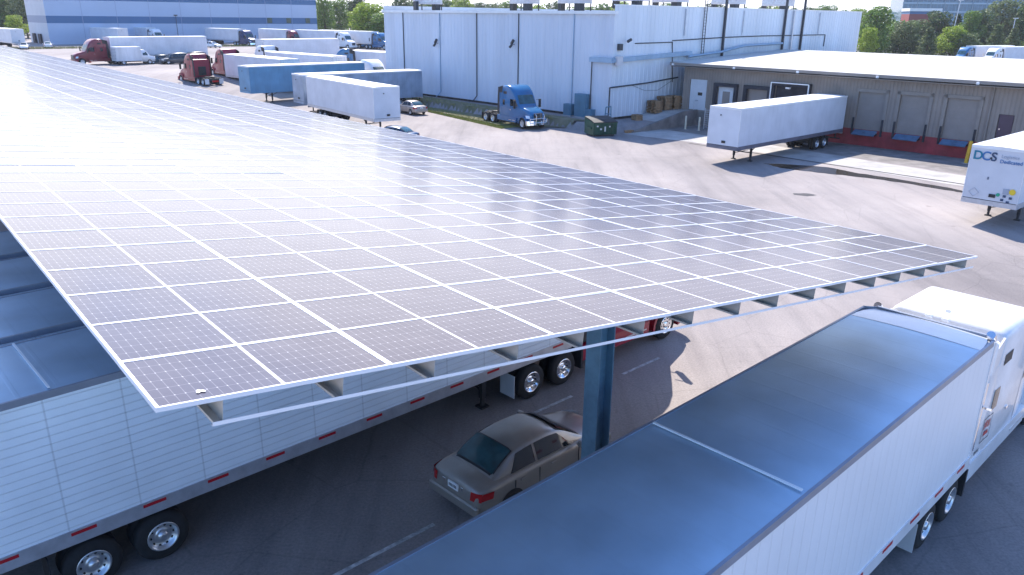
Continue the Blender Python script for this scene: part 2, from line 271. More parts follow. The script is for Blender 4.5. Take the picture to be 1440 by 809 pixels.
def thing(name, label, cat, loc=(0, 0, 0), az=0, group=None):
    o = bpy.data.objects.new(name, None); COL.objects.link(o); o.empty_display_size = .2
    o.location = loc; o.rotation_euler = (0, 0, -R(az)); o['label'] = label; o['category'] = cat
    if group: o['group'] = group
    return o
def tag(o, label, cat, group=None):
    o['label'] = label; o['category'] = cat
    if group: o['group'] = group
    return o
def structure(o): o['kind'] = 'structure'; return o
def lab(o, label): o['label'] = label; return o
def kids(o): return [c for c in list(COL.objects) if c.parent == o]
KIDS = {}
def dup(root, loc, az, label, group=None):
    tree = KIDS.get(root.name)
    if tree is None:
        tree = [(c, [g for g in COL.objects if g.parent == c]) for c in COL.objects if c.parent == root]; KIDS[root.name] = tree
    r = root.copy(); COL.objects.link(r); r.location = loc; r.rotation_euler = (0, 0, -R(az)); r['label'] = label
    if group: r['group'] = group
    for c, gs in tree:
        k = c.copy(); COL.objects.link(k); k.parent = r
        for g in gs: q = g.copy(); COL.objects.link(q); q.parent = k
    return r
def Fv(az): return Vector((math.sin(R(az)), math.cos(R(az)), 0))
def Rv(az): return Vector((math.cos(R(az)), -math.sin(R(az)), 0))
def S01(t): t = max(0, min(1, t)); return t * t * (3 - 2 * t)

# ------------------------------------------------------------------ terrain
WC = Vector((9.25, 76.2, 0)); WA = -42.5                       # corner of the cold-store warehouse, direction of its left wall
def gz(x, y):
    g = 2.2 * S01((math.hypot(x, y) - 85) / 50) * S01((-x - 5) / 30)
    d = Vector((x, y, 0)) - WC; u = d.dot(Fv(WA)); n = -d.dot(Rv(WA))         # berm along the two warehouse walls
    u2, n2 = d.dot(Fv(47.5)), d.dot(Rv(47.5))
    k = 0
    if -3.5 < u < 44: k = max(k, S01(1 - n / 3.6) if n > 0 else 1) if n2 < 3.6 or n > 0 else k
    if -3.5 < u2 < 13: k = max(k, (S01(1 - n2 / 3.6) if n2 > 0 else 1)) if n < 3.6 else k
    return max(g, .7 * k)
def axis(lo, hi, bands):
    v = set()
    for a, b, st in bands:
        x = a
        while x < b: v.add(round(x, 3)); x += st
    v |= {lo, hi}; return sorted(v)
xs = axis(-2500, 2500, [(-2500, -200, 230), (-200, -40, 5), (-40, -20, 1), (-20, 20, .5), (20, 40, 1), (40, 200, 8), (200, 2500, 230)])
ys = axis(-600, 3000, [(-600, -10, 90), (-10, 60, 3), (60, 120, .5), (125, 260, 5), (260, 3000, 270)])
mb = MB(); nx = len(xs)
mb.add([(x, y, gz(x, y)) for y in ys for x in xs], [(j * nx + i, j * nx + i + 1, (j + 1) * nx + i + 1, (j + 1) * nx + i) for j in range(len(ys) - 1) for i in range(nx - 1)], 0, True)
structure(mb.build('ground', 'ground'))

# ------------------------------------------------------------------ wheels
def wheel(name, parent, x, y, z, r, w, side, rim='alu', dual=False, holes=10, concave=True):
    """axis along x, side=+1 outer face to +x"""
    m = MB(); n = 28
    def ring(xx, rr): return [(xx, math.cos(2 * math.pi * k / n) * rr, math.sin(2 * math.pi * k / n) * rr) for k in range(n)]
    prof = [(0, r * .56), (.0, r * .60), (-.01, r * .8), (-.03, r * .95), (-.06, r), (-w + .06, r), (-w + .03, r * .95), (-w, r * .8), (-w, r * .56)]
    rg = [ring(side * p[0], p[1]) for p in prof]
    m.loft(rg, cap=False)
    if dual: m.loft([ring(side * (p[0] - w - .05), p[1]) for p in prof], cap=False)
    o = m.build(name, 'tyre', parent, (x, y, z))
    m = MB(); R_ = r * .585
    pr = [(-.005, R_ * 1.03), (.012, R_ * .98), (-.0, R_ * .9), (-.05 if concave else -.015, R_ * .84), (-.10 if concave else -.02, R_ * .62), (-.085 if concave else 0, R_ * .4), (-.06, R_ * .36), (-.0 if concave else .02, R_ * .3), (.01, R_ * .12)]
    rr = [ring(side * a_, b_) for a_, b_ in pr]; m.loft(rr, cap=False)
    m.add(rr[-1], [list(range(n))])
    for k in range(holes):
        t = 2 * math.pi * k / holes; c, s_ = math.cos(t) * R_ * .73, math.sin(t) * R_ * .73
        xx = side * ((-.066) if concave else -.012)
        m.cyl((xx - side * .02, c, s_), (xx, c, s_), R_ * .085, n=8, mi=1)
    m.build('rim', [rim, 'black'], o)
    return o

# ------------------------------------------------------------------ box trailer
def trailer(label, loc, az, L_=16.15, side='side_far', front='white', roof='roof_white', rail='rail', detail=1, line_dist=8.15, tandem=3.6, gear=True, group='box trailers parked in the yard', skirt=False, door=None, name='box_trailer', cat='trailer'):
    T = thing(name, label, cat, loc, az, group); hw = 1.295; zb, zt = 1.12, 4.11
    m = MB(); m.box(-hw, hw, .03, L_, zb + .28, zt - .06, 0)
    m.box(-hw + .03, hw - .03, .05, L_ - .02, zb, zb + .28, 1)
    # front corner posts
    for s in (-1, 1): m.box(s * hw - .02 * (s > 0) - (0 if s > 0 else .012), s * hw + .02 * (s < 0) + (.012 if s > 0 else 0), L_ - .1, L_ + .012, zb + .28, zt - .06, 2)
    m.build('body', [side, 'chassis', front], T)
    m = MB()
    m.add([(-hw + .05, .0, zt), (hw - .05, 0, zt), (hw - .05, L_ - .1, zt), (-hw + .05, L_ - .1, zt)], [(0, 1, 2, 3)])
    yy = L_ - .98 if detail > 1 else L_ - .02
    m = MB(); b = .10
    ny = 28; nx_ = 6
    def rf(u, v, y0=.02, y1=None):
        x = (-hw + .028) + u * (2 * hw - .056); y = y0 + v * ((y1 or yy) - y0)
        sag = -.018 * math.sin(math.pi * u) * (.5 + .5 * math.sin(y * 4.1)) * (1 if detail > 1 else .2)
        return (x, y, zt + .012 + .035 * math.sin(math.pi * u) + sag)
    m.patch(lambda u, v: rf(u, v), nx_, ny)
    if detail > 1:
        m.patch(lambda u, v: (rf(u, 0)[0] * (1 - .12 * v * v), yy + .012 + v * .96, zt + .014 + .035 * math.sin(math.pi * u) - .05 * v * v), nx_, 4, 1)
    m.build('roof', [roof, 'roof_metal2'], T)
    if detail > 1:
        o = MB().box(-hw + .07, hw - .07, line_dist - .02, line_dist + .02, zt + .04, zt + .062).build('painted_sun_sliver', 'plainwhite', T)  # white strip stands in for sunlight slipping between the canopy panels
    m = MB()
    for s in (-1, 1):
        x0, x1 = sorted((s * (hw - .03), s * (hw + .018))); m.box(x0, x1, 0, L_ - .25 if detail > 1 else L_, zt - .1, zt + .022)
        if detail > 1: m.add([(x0, L_ - .25, zt - .1), (x1, L_ - .25, zt - .1), (x1, L_ - .25, zt + .03), (x0, L_ - .25, zt + .03), (x0 - s * .22, L_ + .02, zt - .12), (x1 - s * .22, L_ + .02, zt - .12), (x1 - s * .22, L_ + .02, zt + .0), (x0 - s * .22, L_ + .02, zt + .0)], [(3, 2, 1, 0), (4, 5, 6, 7), (0, 1, 5, 4), (1, 2, 6, 5), (2, 3, 7, 6), (3, 0, 4, 7)])
    m.box(-hw + (.2 if detail > 1 else 0), hw - (.2 if detail > 1 else 0), L_ - .04, L_ + .03, zt - .12, zt + .02)
    m.build('top_rail', 'edge_rail' if detail > 1 else 'cap', T)
    m = MB()
    for s in (-1, 1):
        x0, x1 = sorted((s * (hw - .03), s * (hw + .022))); m.box(x0, x1, 0, L_, zb, zb + .29)
    m.box(-hw, hw, L_ - .02, L_ + .024, zb, zb + .25)
    m.build('bottom_rail', rail, T)
    if detail > 1:
        y = .6; proto = None
        while y < L_ - .4:
            for s in (-1, 1):
                x0, x1 = sorted((s * (hw + .02), s * (hw + .03))); MB().box(x0, x1, y, y + .42, zb + .19, zb + .25).build('reflector', 'redtape', T)
            y += 1.23
    for s in (-1, 1):
        m = MB(); x0, x1 = sorted((s * .02, s * (hw - .06))); m.box(x0, x1, -.03, .03, zb + .05, zt - .16)
        d = m.build('rear_door', door or 'white_dirty', T)
        m = MB()
        for xx in (s * .35, s * .95): m.cyl((xx, -.06, zb + .1), (xx, -.06, zt - .2), .018, n=6)
        m.box(min(s * .35, s * .55), max(s * .35, s * .55), -.09, -.06, 1.9, 1.94); m.build('door_lock_bar', 'rail', d)
        MB().box(s * (hw - .2) - .1, s * (hw - .2) + .1, -.04, .0, zb - .12, zb - .02).build('tail_light', 'redlamp', T)
    m = MB(); m.box(-hw, hw, -.02, .06, zt - .16, zt + .02); m.box(-hw, -hw + .07, -.02, .06, zb, zt - .16); m.box(hw - .07, hw, -.02, .06, zb, zt - .16); m.box(-hw, hw, -.04, .06, zb - .14, zb + .04); m.build('rear_frame', 'rail', T)
    m = MB()
    for s in (-1, 1): m.box(s * .75 - .05, s * .75 + .05, .02, .12, .55, zb - .14)
    m.box(-1.15, 1.15, .0, .1, .5, .6); m.build('underride_guard', 'chassis', T)
    # suspension
    m = MB()
    for s in (-1, 1): m.box(s * .5 - .06, s * .5 + .06, tandem - 1.7, tandem + 1.7, zb - .22, zb)
    for a_ in (-.62, .62): m.cyl((-.95, tandem + a_, .5), (.95, tandem + a_, .5), .075, n=10); m.box(-.7, .7, tandem + a_ - .1, tandem + a_ + .1, .6, .92)
    m.build('axle_frame', 'chassis', T)
    for a_ in (-.62, .62):
        for s in (-1, 1): wheel('wheel', T, s * 1.27, tandem + a_, .51, .51, .27, s, dual=True)
    for s in (-1, 1): MB().box(s * .95 - .3, s * .95 + .3, tandem - 1.32, tandem - 1.3, .22, .98).build('mud_flap', 'black', T)
    if gear:
        g = L_ - 2.9
        for s in (-1, 1):
            m = MB(); m.box(s * .72 - .07, s * .72 + .07, g - .07, g + .07, .28, zb + .05); m.box(s * .72 - .05, s * .72 + .05, g - .05, g + .05, .04, .3); m.box(s * .72 - .14, s * .72 + .14, g - .14, g + .14, 0, .05)
            m.beam((s * .72, g, .75), (s * .72, g - .8, zb), .05, .05); m.build('landing_leg', 'chassis', T)
        m = MB(); m.beam((-.72, g, .62), (.72, g, .62), .05, .06); m.beam((-.72, g, .9), (.72, g, .45), .04, .04); m.build('leg_brace', 'chassis', T)
    # front gladhand box and marker
    m = MB(); m.box(-.25, .05, L_ + .02, L_ + .06, zb + .45, zb + .62); m.cyl((.3, L_ + .02, 3.55), (.3, L_ + .07, 3.55), .05, n=8); m.build('air_coupling_box', 'black', T)
    return T

# ------------------------------------------------------------------ semi tractor
TS = [  # y, halfwidth, zbottom, ztop, corner radius
    (3.40, 1.18, .75, 3.14, .08), (3.46, 1.2, .70, 3.2, .12), (3.94, 1.21, .62, 3.24, .12), (3.98, 1.20, .62, 3.80, .18), (4.1, 1.22, .62, 3.87, .22), (4.9, 1.22, .62, 3.87, .26), (5.35, 1.2, .62, 3.72, .30),
    (5.75, 1.17, .62, 3.42, .34), (6.05, 1.13, .62, 3.0, .34), (6.22, 1.1, .62, 2.72, .30), (6.55, 1.06, .62, 2.12, .2), (6.62, 1.04, .66, 2.02, .2),
    (7.1, .98, .72, 1.93, .24), (7.7, .92, .74, 1.78, .28), (8.1, .86, .72, 1.58, .3), (8.22, .78, .78, 1.42, .28)]
def tpar(y):
    for a_, b_ in zip(TS, TS[1:]):
        if y <= b_[0]:
            t = (y - a_[0]) / (b_[0] - a_[0]); t = max(0, t); return [a_[i] + (b_[i] - a_[i]) * t for i in range(5)]
    return list(TS[-1])
def tring(y):
    _, w, zb, zt, r = tpar(y); P = []
    def arc(cx, cz, r_, a0, a1, n):
        for k in range(n + 1): t = R(a0 + (a1 - a0) * k / n); P.append((cx + math.cos(t) * r_, y, cz + math.sin(t) * r_))
    arc(w - .06, zb + .06, .06, -90, 0, 2); P.append((w, y, (zb + zt) * .5)); arc(w - r, zt - r, r, 0, 90, 5); arc(-w + r, zt - r, r, 90, 180, 5); P.append((-w, y, (zb + zt) * .5)); arc(-w + .06, zb + .06, .06, 180, 270, 2)
    return P
def tx(y, z, off=.0):
    _, w, zb, zt, r = tpar(y); c = zt - r
    return (w if z < c else w - r + math.sqrt(max(0, r * r - (z - c) ** 2))) + off
def tz(y, x, off=0):
    _, w, zb, zt, r = tpar(y); c = w - r; x = abs(x)
    return (zt if x < c else zt - r + math.sqrt(max(0, r * r - (x - c) ** 2))) + off
def tractor(label, loc, az, col='white', stack=False, name='semi_tractor', group='semi tractors standing in the yard', rim='alu', grille='chrome', emblem=False, cat='truck', dark_back=True):
    T = thing(name, label, cat, loc, az, group)
    m = MB(); m.loft([tring(s[0]) for s in TS]); b = m.build('cab', col, T)
    # windows hug the cab shell
    def sp(s, y0, y1, y2, y3, z0, z1, off=.008, nu=6, nv=5):
        """quad bottom y0..y1 at z0, top y3..y2 at z1"""
        def P(u, v):
            y = (y0 + (y1 - y0) * u) * (1 - v) + (y3 + (y2 - y3) * u) * v; z = z0 + (z1 - z0) * v; return (s * tx(y, z, off), y, z)
        return P
    m = MB(); m.patch(lambda u, v: (lambda y, x: (x, y, tz(y, x, .012)))(6.5 - .46 * v, (-.94 + 1.88 * u) * (1 - .06 * v)), 10, 6); m.build('windshield', 'glass_teal', T)
    for s in (-1, 1):
        d = MB().patch(sp(s, 5.18, 6.42, 6.2, 5.18, .95, 2.05, .004), 4, 3).build('door', col, T)
        MB().box(s * 1.225 - .015, s * 1.225 + .02, 5.3, 5.45, 1.6, 1.66).build('door_handle', 'chrome', d)
        MB().patch(sp(s, 5.3, 6.4, 6.02, 5.3, 2.0, 2.62, .010)).build('side_window', 'glass', T)
        MB().patch(sp(s, 4.05, 4.4, 4.4, 4.05, 2.0, 2.5, .010), 3, 3).build('sleeper_window', 'glass', T)
        MB().patch(sp(s, 4.2, 4.75, 4.75, 4.2, 3.05, 3.3, .010), 3, 3).build('upper_sleeper_window', 'black', T)
        # side fairing / tank cover with step
        m = MB(); x0, x1 = sorted((s * .72, s * 1.235)); m.prism([(3.1, .5), (6.3, .5), (6.32, .92), (3.1, .98)], 'x', x0, x1, 0)
        for yy in (5.35, 5.95): m.box(x0 + (.5 if s > 0 else -.012), x1 + (.012 if s > 0 else -.5), yy - .22, yy + .22, .66, .7, 1)
        m.build('side_fairing', [col, 'alu'], T)
        # wheel-arch fender
        m = MB(); pts = []
        for k in range(11): t = R(-8 + 196 * k / 10); pts.append((7.3 + math.cos(t) * .70, .53 + math.sin(t) * .66))
        for k in range(11): t = R(188 - 196 * k / 10); pts.append((7.3 + math.cos(t) * .60, .53 + math.sin(t) * .56))
        x0, x1 = sorted((s * .80, s * 1.2))
        n_ = 22; q = pts
        fs = []; vs = [(x0, p[0], p[1]) for p in q] + [(x1, p[0], p[1]) for p in q]
        for k in range(n_): j = (k + 1) % n_; fs.append((k, j, j + n_, k + n_))
        for k in range(10): fs.append((k, k + 1, 20 - k, 21 - k)); fs.append((n_ + 21 - k, n_ + 20 - k, n_ + k + 1, n_ + k))
        m.add(vs, fs, 0, False); m.build('front_fender', col, T)
        m = MB(); m.patch(lambda u, v: (s * (.66 + .48 * u), 8.19 - .34 * u * u - .10 * v, 1.0 + .05 * u + .26 * v), 5, 3); m.build('headlight', 'lamp', T)
        # mirror
        m = MB(); m.beam((s * 1.15, 6.3, 2.55), (s * 1.48, 6.42, 2.55), .03, .03); m.beam((s * 1.15, 6.3, 1.95), (s * 1.48, 6.42, 1.95), .03, .03); m.box(s * 1.5 - .11, s * 1.5 + .11, 6.38, 6.5, 1.85, 2.62); m.build('mirror', 'black' if col != 'white' else 'chrome', T)
    m = MB(); m.bev(-.5, .5, 8.16, 8.3, .85, 1.5, .04, 0)
    for k in range(9): x = -.44 + .11 * k; m.box(x - .012, x + .012, 8.3, 8.315, .92, 1.44, 1)
    m.build('grille', ['black', grille], T)
    m = MB(); m.loft([[(x, 7.95, .34), (x, 7.95, .82), (x, 8.42 - .22 * (abs(x) / 1.22) ** 2, .82), (x, 8.46 - .22 * (abs(x) / 1.22) ** 2, .42)] for x in (-1.22, -1.0, -.6, 0, .6, 1.0, 1.22)], smooth=False); m.build('bumper', col if col in ('white', 'red', 'maroon') else 'chrome', T)
    # chassis
    m = MB()
    for s in (-1, 1): m.box(s * .43 - .05, s * .43 + .05, 0, 7.9, .72, .98)
    for yy in (.05, 1.65, 3.2): m.box(-.43, .43, yy - .06, yy + .06, .76, .94)
    for yy in (1.0, 2.3): m.cyl((-1, yy, .51), (1, yy, .51), .09, n=10); m.cyl((0, yy - .22, .52), (0, yy + .22, .52), .2, n=12)
    m.cyl((-1, 7.3, .5), (1, 7.3, .5), .07, n=8); m.box(-1.0, 1.0, 6.2, 8.0, .45, .75); m.build('frame_rails', 'chassis', T)
    m = MB(); m.cyl((0, 1.75, 1.06), (0, 1.75, 1.12), .52, n=20); m.box(-.48, -.12, 1.0, 1.6, 1.02, 1.1); m.box(.12, .48, 1.0, 1.6, 1.02, 1.1); m.box(-.5, .5, 1.5, 2.1, .98, 1.06); m.build('fifth_wheel', 'chassis', T)
    for yy in (1.0, 2.3):
        for s in (-1, 1): wheel('drive_wheel', T, s * 1.25, yy, .51, .51, .27, s, rim=rim, dual=True)
    for s in (-1, 1): wheel('steer_wheel', T, s * 1.2, 7.3, .51, .51, .28, s, rim=rim, concave=False)
    for s in (-1, 1):
        MB().box(s * .98 - .28, s * .98 + .28, .30, .32, .24, .9).build('mud_flap', 'white_dirty' if col in ('white', 'red') else 'black', T)
        MB().box(s * .98 - .3, s * .98 + .3, 3.0, 3.08, .3, .95).build('quarter_fender', 'chassis', T)
    MB().box(-.42, .42, .0, -.05, .5, .72).build('tail_light_bar', 'redlamp', T)
    for s in (-1, 1):      # rear edge extenders behind the sleeper
        x0, x1 = sorted((s * 1.16, s * 1.2)); m = MB(); m.prism([(3.05, 1.1), (3.42, 1.05), (3.98, 3.1), (3.98, 3.78), (3.2, 3.6)] if dark_back else [(3.3, 1.1), (3.42, 1.05), (3.97, 3.1), (3.97, 3.76), (3.5, 3.6)], 'x', x0, x1); m.build('side_extender', col if not dark_back else 'chassis', T)
    m = MB(); m.tube([(-.3, 3.3, 1.1), (-.3, 3.3, 2.2)], .04); m.tube([(.1, 3.36, 2.0), (.0, 3.0, 1.3), (.25, 2.6, 1.5)], .02); m.box(-.5, .5, 3.3, 3.4, 1.2, 2.3); m.build('catwalk_hoses', 'black', T)
    if stack:
        for s in (-1, 1):
            m = MB(); m.cyl((s * 1.14, 3.12, 1.0), (s * 1.14, 3.12, 3.5), .09, n=14, mi=1); m.cyl((s * 1.14, 3.12, 1.4), (s * 1.14, 3.12, 3.0), .13, n=16, mi=1)
            m.cyl((s * 1.14, 3.12, 3.2), (s * 1.14, 3.12, 3.9), .15, n=16, mi=0); m.tube([(s * 1.14, 3.12, 3.88), (s * 1.14, 3.06, 4.02), (s * 1.14, 2.94, 4.1)], .085, n=12, mi=1)
            m.beam((s * 1.2, 3.2, 2.4), (s * 1.42, 3.15, 2.42), .03, .05, mi=1); m.build('exhaust_stack', ['white', 'chrome'], T)
        m = MB(); m.box(-.05, .05, 3.96, 4.0, 3.99, 4.06)
        for x in (-.25, .1): m.bev(x - .08, x + .08, 3.5, 3.6, 3.93, 3.99, .02)
        m.build('marker_lights', 'lamp', T)
    if emblem:
        m = MB()
        for k, (y0, y1, z0, z1) in enumerate([(3.75, 4.3, 1.28, 1.3), (3.75, 4.3, 1.86, 1.88), (3.75, 3.77, 1.28, 1.88), (4.28, 4.3, 1.28, 1.88)]): m.patch(sp(1, y0, y1, y1, y0, z0, z1, .01), 2, 1, 1)
        for k in range(5): m.patch(sp(1, 3.83 + k * .08, 3.87 + k * .08, 3.87 + k * .08, 3.83 + k * .08, 1.6, 1.78, .01), 1, 1, 0)
        m.patch(sp(1, 3.86, 4.18, 4.14, 3.9, 1.42, 1.52, .01), 1, 1, 0); m.build('side_emblem', ['redtape', 'stain'], T)
        m = MB()
        for k in range(6): m.patch(sp(1, 3.52 + k * .05, 3.55 + k * .05, 3.55 + k * .05, 3.52 + k * .05, 1.08, 1.16, .01), 1, 1)
        m.build('unit_number', 'stain', T)
    return T

# ------------------------------------------------------------------ cars
def sedan(label, loc, az, col='white', kind='sedan', glass='glass_teal', plate=True, name='sedan', group='cars parked in the yard', cat='car'):
    T = thing(name, label, cat, loc, az, group)
    suv = kind == 'suv'; Lc = 4.55 if not suv else 4.75; H = 1.42 if not suv else 1.72; hw = .86 if not suv else .92; gb = .24
    # body: stations y, halfwidth at belt, z belt(top), nose taper
    belt = .92 if not suv else 1.06
    # rows: y, half width, top height at the centre, top height at the shoulder, bottom
    st = [(0.0, .62, .62, .58, .34), (.05, .76, .90 if not suv else 1.0, .84, .30), (.22, .82, .985 if not suv else 1.06, .90, .26), (.6, .855, 1.0 if not suv else 1.08, .92, .22), (1.1, hw, .99 if not suv else 1.08, .92, .2), (2.2, hw, .97 if not suv else 1.07, .91, .2),
          (3.1, hw - .005, .94 if not suv else 1.04, .87, .2), (3.5, .85, .90 if not suv else 1.0, .82, .21), (4.0, .82, .82 if not suv else .93, .74, .22), (4.3, .76, .74 if not suv else .85, .66, .24), (4.46, .66, .64 if not suv else .76, .58, .27), (4.55, .5, .54, .5, .32)]
    sy = Lc / 4.55; zz = 1.0 if not suv else 1.08
    def ring(s_):
        y, w, zc, zs, zb = s_; y *= sy; zs *= zz if suv else 1; P = []
        for x, z in [(0, zb), (.82 * w, zb), (.96 * w, zb + .07), (1.0 * w, zb + .22), (1.01 * w, .55), (.985 * w, zs - .08), (.93 * w, zs), (.8 * w, zs + (zc - zs) * .55), (.4 * w, zs + (zc - zs) * .93), (0, zc)]:
            P.append((x, y, max(z, zb)))
        return P + [(-p[0], p[1], p[2]) for p in reversed(P[1:-1])]
    m = MB(); m.loft([ring(s_) for s_ in st]); body = m.build('body', col, T); body.modifiers.new('smooth', 'SUBSURF').render_levels = 2
    # greenhouse stations: y, half width at base, half width at top, z base, z top
    if not suv: gs = [(.52, .70, .62, .93, .97), (.82, .745, .60, .93, 1.19), (1.18, .765, .575, .92, 1.36), (1.6, .775, .575, .92, 1.415), (2.2, .775, .575, .91, 1.42), (2.62, .77, .58, .90, 1.36), (3.0, .75, .60, .88, 1.14), (3.38, .71, .66, .84, .90)]
    else: gs = [(.12, .74, .64, 1.05, 1.2), (.22, .76, .62, 1.05, 1.62), (.6, .80, .62, 1.05, 1.70), (1.4, .82, .64, 1.05, 1.74), (2.3, .82, .64, 1.05, 1.73), (2.75, .81, .65, 1.03, 1.62), (3.05, .79, .67, 1.02, 1.4), (3.45, .74, .72, .96, 1.02)]
    def gp(y):
        for a_, b_ in zip(gs, gs[1:]):
            if y <= b_[0]: t = max(0, (y - a_[0]) / (b_[0] - a_[0])); return [a_[i] + (b_[i] - a_[i]) * t for i in range(5)]
        return list(gs[-1])
    def gring(y):
        _, wb, wt, z0, z1 = gp(y); y *= sy; r = min(.1, (z1 - z0) * .4); P = [(wb, y, z0 - .06), (wb, y, z0), (wt + (wb - wt) * .45, y, z0 + (z1 - z0) * .55), (wt + .02, y, z1 - r), (wt - .02, y, z1 - r * .45), (wt - .09, y, z1 - r * .1), (wt * .5, y, z1 + .012), (0, y, z1 + .02)]
        return P + [(-p[0], p[1], p[2]) for p in reversed(P[:-1])]
    m = MB(); m.loft([gring(g[0]) for g in gs]); m.build('roof_cabin', col, T).modifiers.new('smooth', 'SUBSURF').render_levels = 1
    def sg(s, y, f, off=.006):
        _, wb, wt, z0, z1 = gp(y); z = z0 + (z1 - z0) * f; x = wb + (wt + .02 - wb) * (f / .86 if f < .86 else 1); return (s * (x + off), y * sy, z)
    def topg(y, u, off=.012):
        _, wb, wt, z0, z1 = gp(y); w = wt - .02; return (w * u, y * sy, z1 + .018 * (1 - u * u) + off - .03 * max(0, abs(u) - .86) / .14)
    ra = (.56, 1.15) if not suv else None
    if not suv:
        rw = MB().patch(lambda u, v: topg(.60 + .56 * v, -.95 + 1.9 * u), 10, 6).build('rear_window', glass, T); MB().patch(lambda u, v: topg(.56 + .63 * v, -1.0 + 2.0 * u, .006), 10, 6).build('window_seal', 'black', rw)
    else: MB().patch(lambda u, v: ((-.64 + 1.28 * u) * (1 - .05 * v), .14 * sy - .02 + .09 * v, 1.12 + .46 * v), 6, 3).build('rear_window', glass, T)
    wy = (2.62, 3.32) if not suv else (2.8, 3.4)
    MB().patch(lambda u, v: topg(wy[1] - (wy[1] - wy[0]) * v, -.97 + 1.94 * u), 10, 6).build('windshield', 'glass', T)
    for s in (-1, 1):
        if not suv: quads = [((.98, 1.72), (1.24, 1.72)), ((1.79, 2.98), (1.79, 2.52))]
        else: quads = [((.35, 1.0), (.42, 1.0)), ((1.06, 1.86), (1.06, 1.86)), ((1.93, 3.1), (1.93, 2.72))]
        for (b0, b1), (t0, t1) in quads:
            MB().patch(lambda u, v: sg(s, (b0 + (b1 - b0) * u) * (1 - v) + (t0 + (t1 - t0) * u) * v, .08 + .72 * v), 6, 4).build('side_window', 'glass', T)
        m = MB(); m.patch(lambda u, v: (s * (.54 + .25 * u), .005 + .10 * u * u + .03 * v, (.66 if not suv else .85) + .19 * v), 6, 3)
        m.patch(lambda u, v: (s * (.79 + .06 * u), .105 + .28 * u + .03 * v, (.68 if not suv else .87) + .16 * v), 4, 2); m.build('tail_light', 'redlamp', T)
        m = MB(); m.patch(lambda u, v: (s * (.44 + .34 * u), (4.50 - .26 * u * u) * sy + .02, .53 + .13 * v + (.12 if suv else 0)), 5, 3); m.build('headlight', 'lamp', T)
        m = MB(); m.bev(s * .98 - .09, s * .98 + .09, 2.93 * sy, 3.03 * sy, belt - .02, belt + .12, .03); m.beam((s * .86, 2.98 * sy, belt), (s * .92, 2.98 * sy, belt + .02), .04, .04); m.build('door_mirror', col, T)
        for yy in (1.25, 2.2): MB().bev(s * .87 - .012, s * .87 + .016, yy * sy - .08, yy * sy + .08, .77, .8, .008).build('door_handle', col, T)
        for yy in (.92, 3.68):
            yw = yy * sy; r = .315 if not suv else .36
            m = MB(); n_ = 16
            m.add([(s * (hw - .005), yw + math.cos(R(180 * k / n_)) * (r + .05), .30 + math.sin(R(180 * k / n_)) * (r + .05)) for k in range(n_ + 1)] + [(s * (hw - .5), yw + math.cos(R(180 * k / n_)) * (r + .05), .30 + math.sin(R(180 * k / n_)) * (r + .05)) for k in range(n_ + 1)],
                  [list(range(n_, -1, -1)) if s < 0 else list(range(n_ + 1))], 0)
            o = MB(); o.add([(s * (hw * 1.012), yw + math.cos(R(180 * k / n_)) * (r + .045), r + math.sin(R(180 * k / n_)) * (r + .035)) for k in range(n_ + 1)], [list(range(n_ + 1))]); o.build('wheel_well', 'black', T)
            wheel('wheel', T, s * (hw + .018), yw, r, r, .2, s, holes=6, concave=False)
    # door shut lines, trim and plate
    m = MB()
    for s in (-1, 1):
        for yy in (1.02, 1.76, 3.05): m.box(s * hw - .004, s * hw + .012, yy * sy - .006, yy * sy + .006, .36, .84)
    m.build('door_seam', 'black', T)
    m = MB(); m.bev(-.78, .78, -.035, .06, .36, .56, .03); m.build('rear_bumper', col, T)
    m = MB(); m.bev(-.62, .62, 4.40 * sy, 4.52 * sy + .05, .3, .5, .03); m.build('front_bumper', col, T)
    if plate:
        m = MB(); m.box(-.16, .16, -.0, .032, .68, .83, 0)
        for k in range(6): m.box(-.125 + k * .043, -.1 + k * .043, -.003, .0, .72, .79, 1)
        m.build('licence_plate', ['plainwhite', 'stain'], T)
        m = MB(); m.box(.25, .31, .005, .03, .74, .82); m.box(-.34, -.25, .005, .03, .74, .81); m.build('boot_badge', 'chrome', T)
    return T

def van(label, loc, az):
    T = thing('cube_van', label, 'van', loc, az)
    m = MB(); m.bev(-1.05, 1.05, 0, 3.9, .6, 2.75, .06); b = m.build('cargo_box', 'white_dirty', T)
    m = MB(); m.loft([[(w_, y, z) for w_, z in ((-.95, .45), (.95, .45), (.98, 1.2), (.9 if zt > 1.7 else .9, zt - .05), (.7, zt), (-.7, zt), (-.9, zt - .05), (-.98, 1.2))] for y, zt in ((3.92, 2.3), (4.4, 2.3), (4.9, 1.9), (5.2, 1.35), (5.9, 1.15), (6.0, .8))]); m.build('cab', 'white', T)
    MB().patch(lambda u, v: (-.75 + 1.5 * u, 5.12 - .58 * v + .02, 1.48 + .6 * v + .03), 4, 3).build('windshield', 'glass', T)
    for s in (-1, 1):
        MB().patch(lambda u, v: (s * (.985 - .07 * v), 4.1 + .85 * u * (1 - .3 * v), 1.4 + .55 * v), 3, 2).build('side_window', 'glass', T)
        for yy in (1.0, 5.1): wheel('wheel', T, s * 1.0, yy, .38, .38, .24, s, concave=False)
        MB().box(s * .6 - .12, s * .6 + .12, 5.95, 6.03, .75, .95).build('headlight', 'lamp', T)
    m = MB(); m.box(-.9, .9, 5.95, 6.1, .4, .6); m.build('bumper', 'black', T)
    m = MB(); m.box(-.9, .9, -.02, 0, .7, 2.6)
    for k in range(8): m.box(-.9, .9, -.03, -.02, .8 + k * .22, .82 + k * .22, 1)
    m.build('roll_up_door', ['white_dirty', 'stain'], T)
    MB().box(-.5, .5, .1, 4, .42, .6).build('chassis', 'chassis', T)
    return T

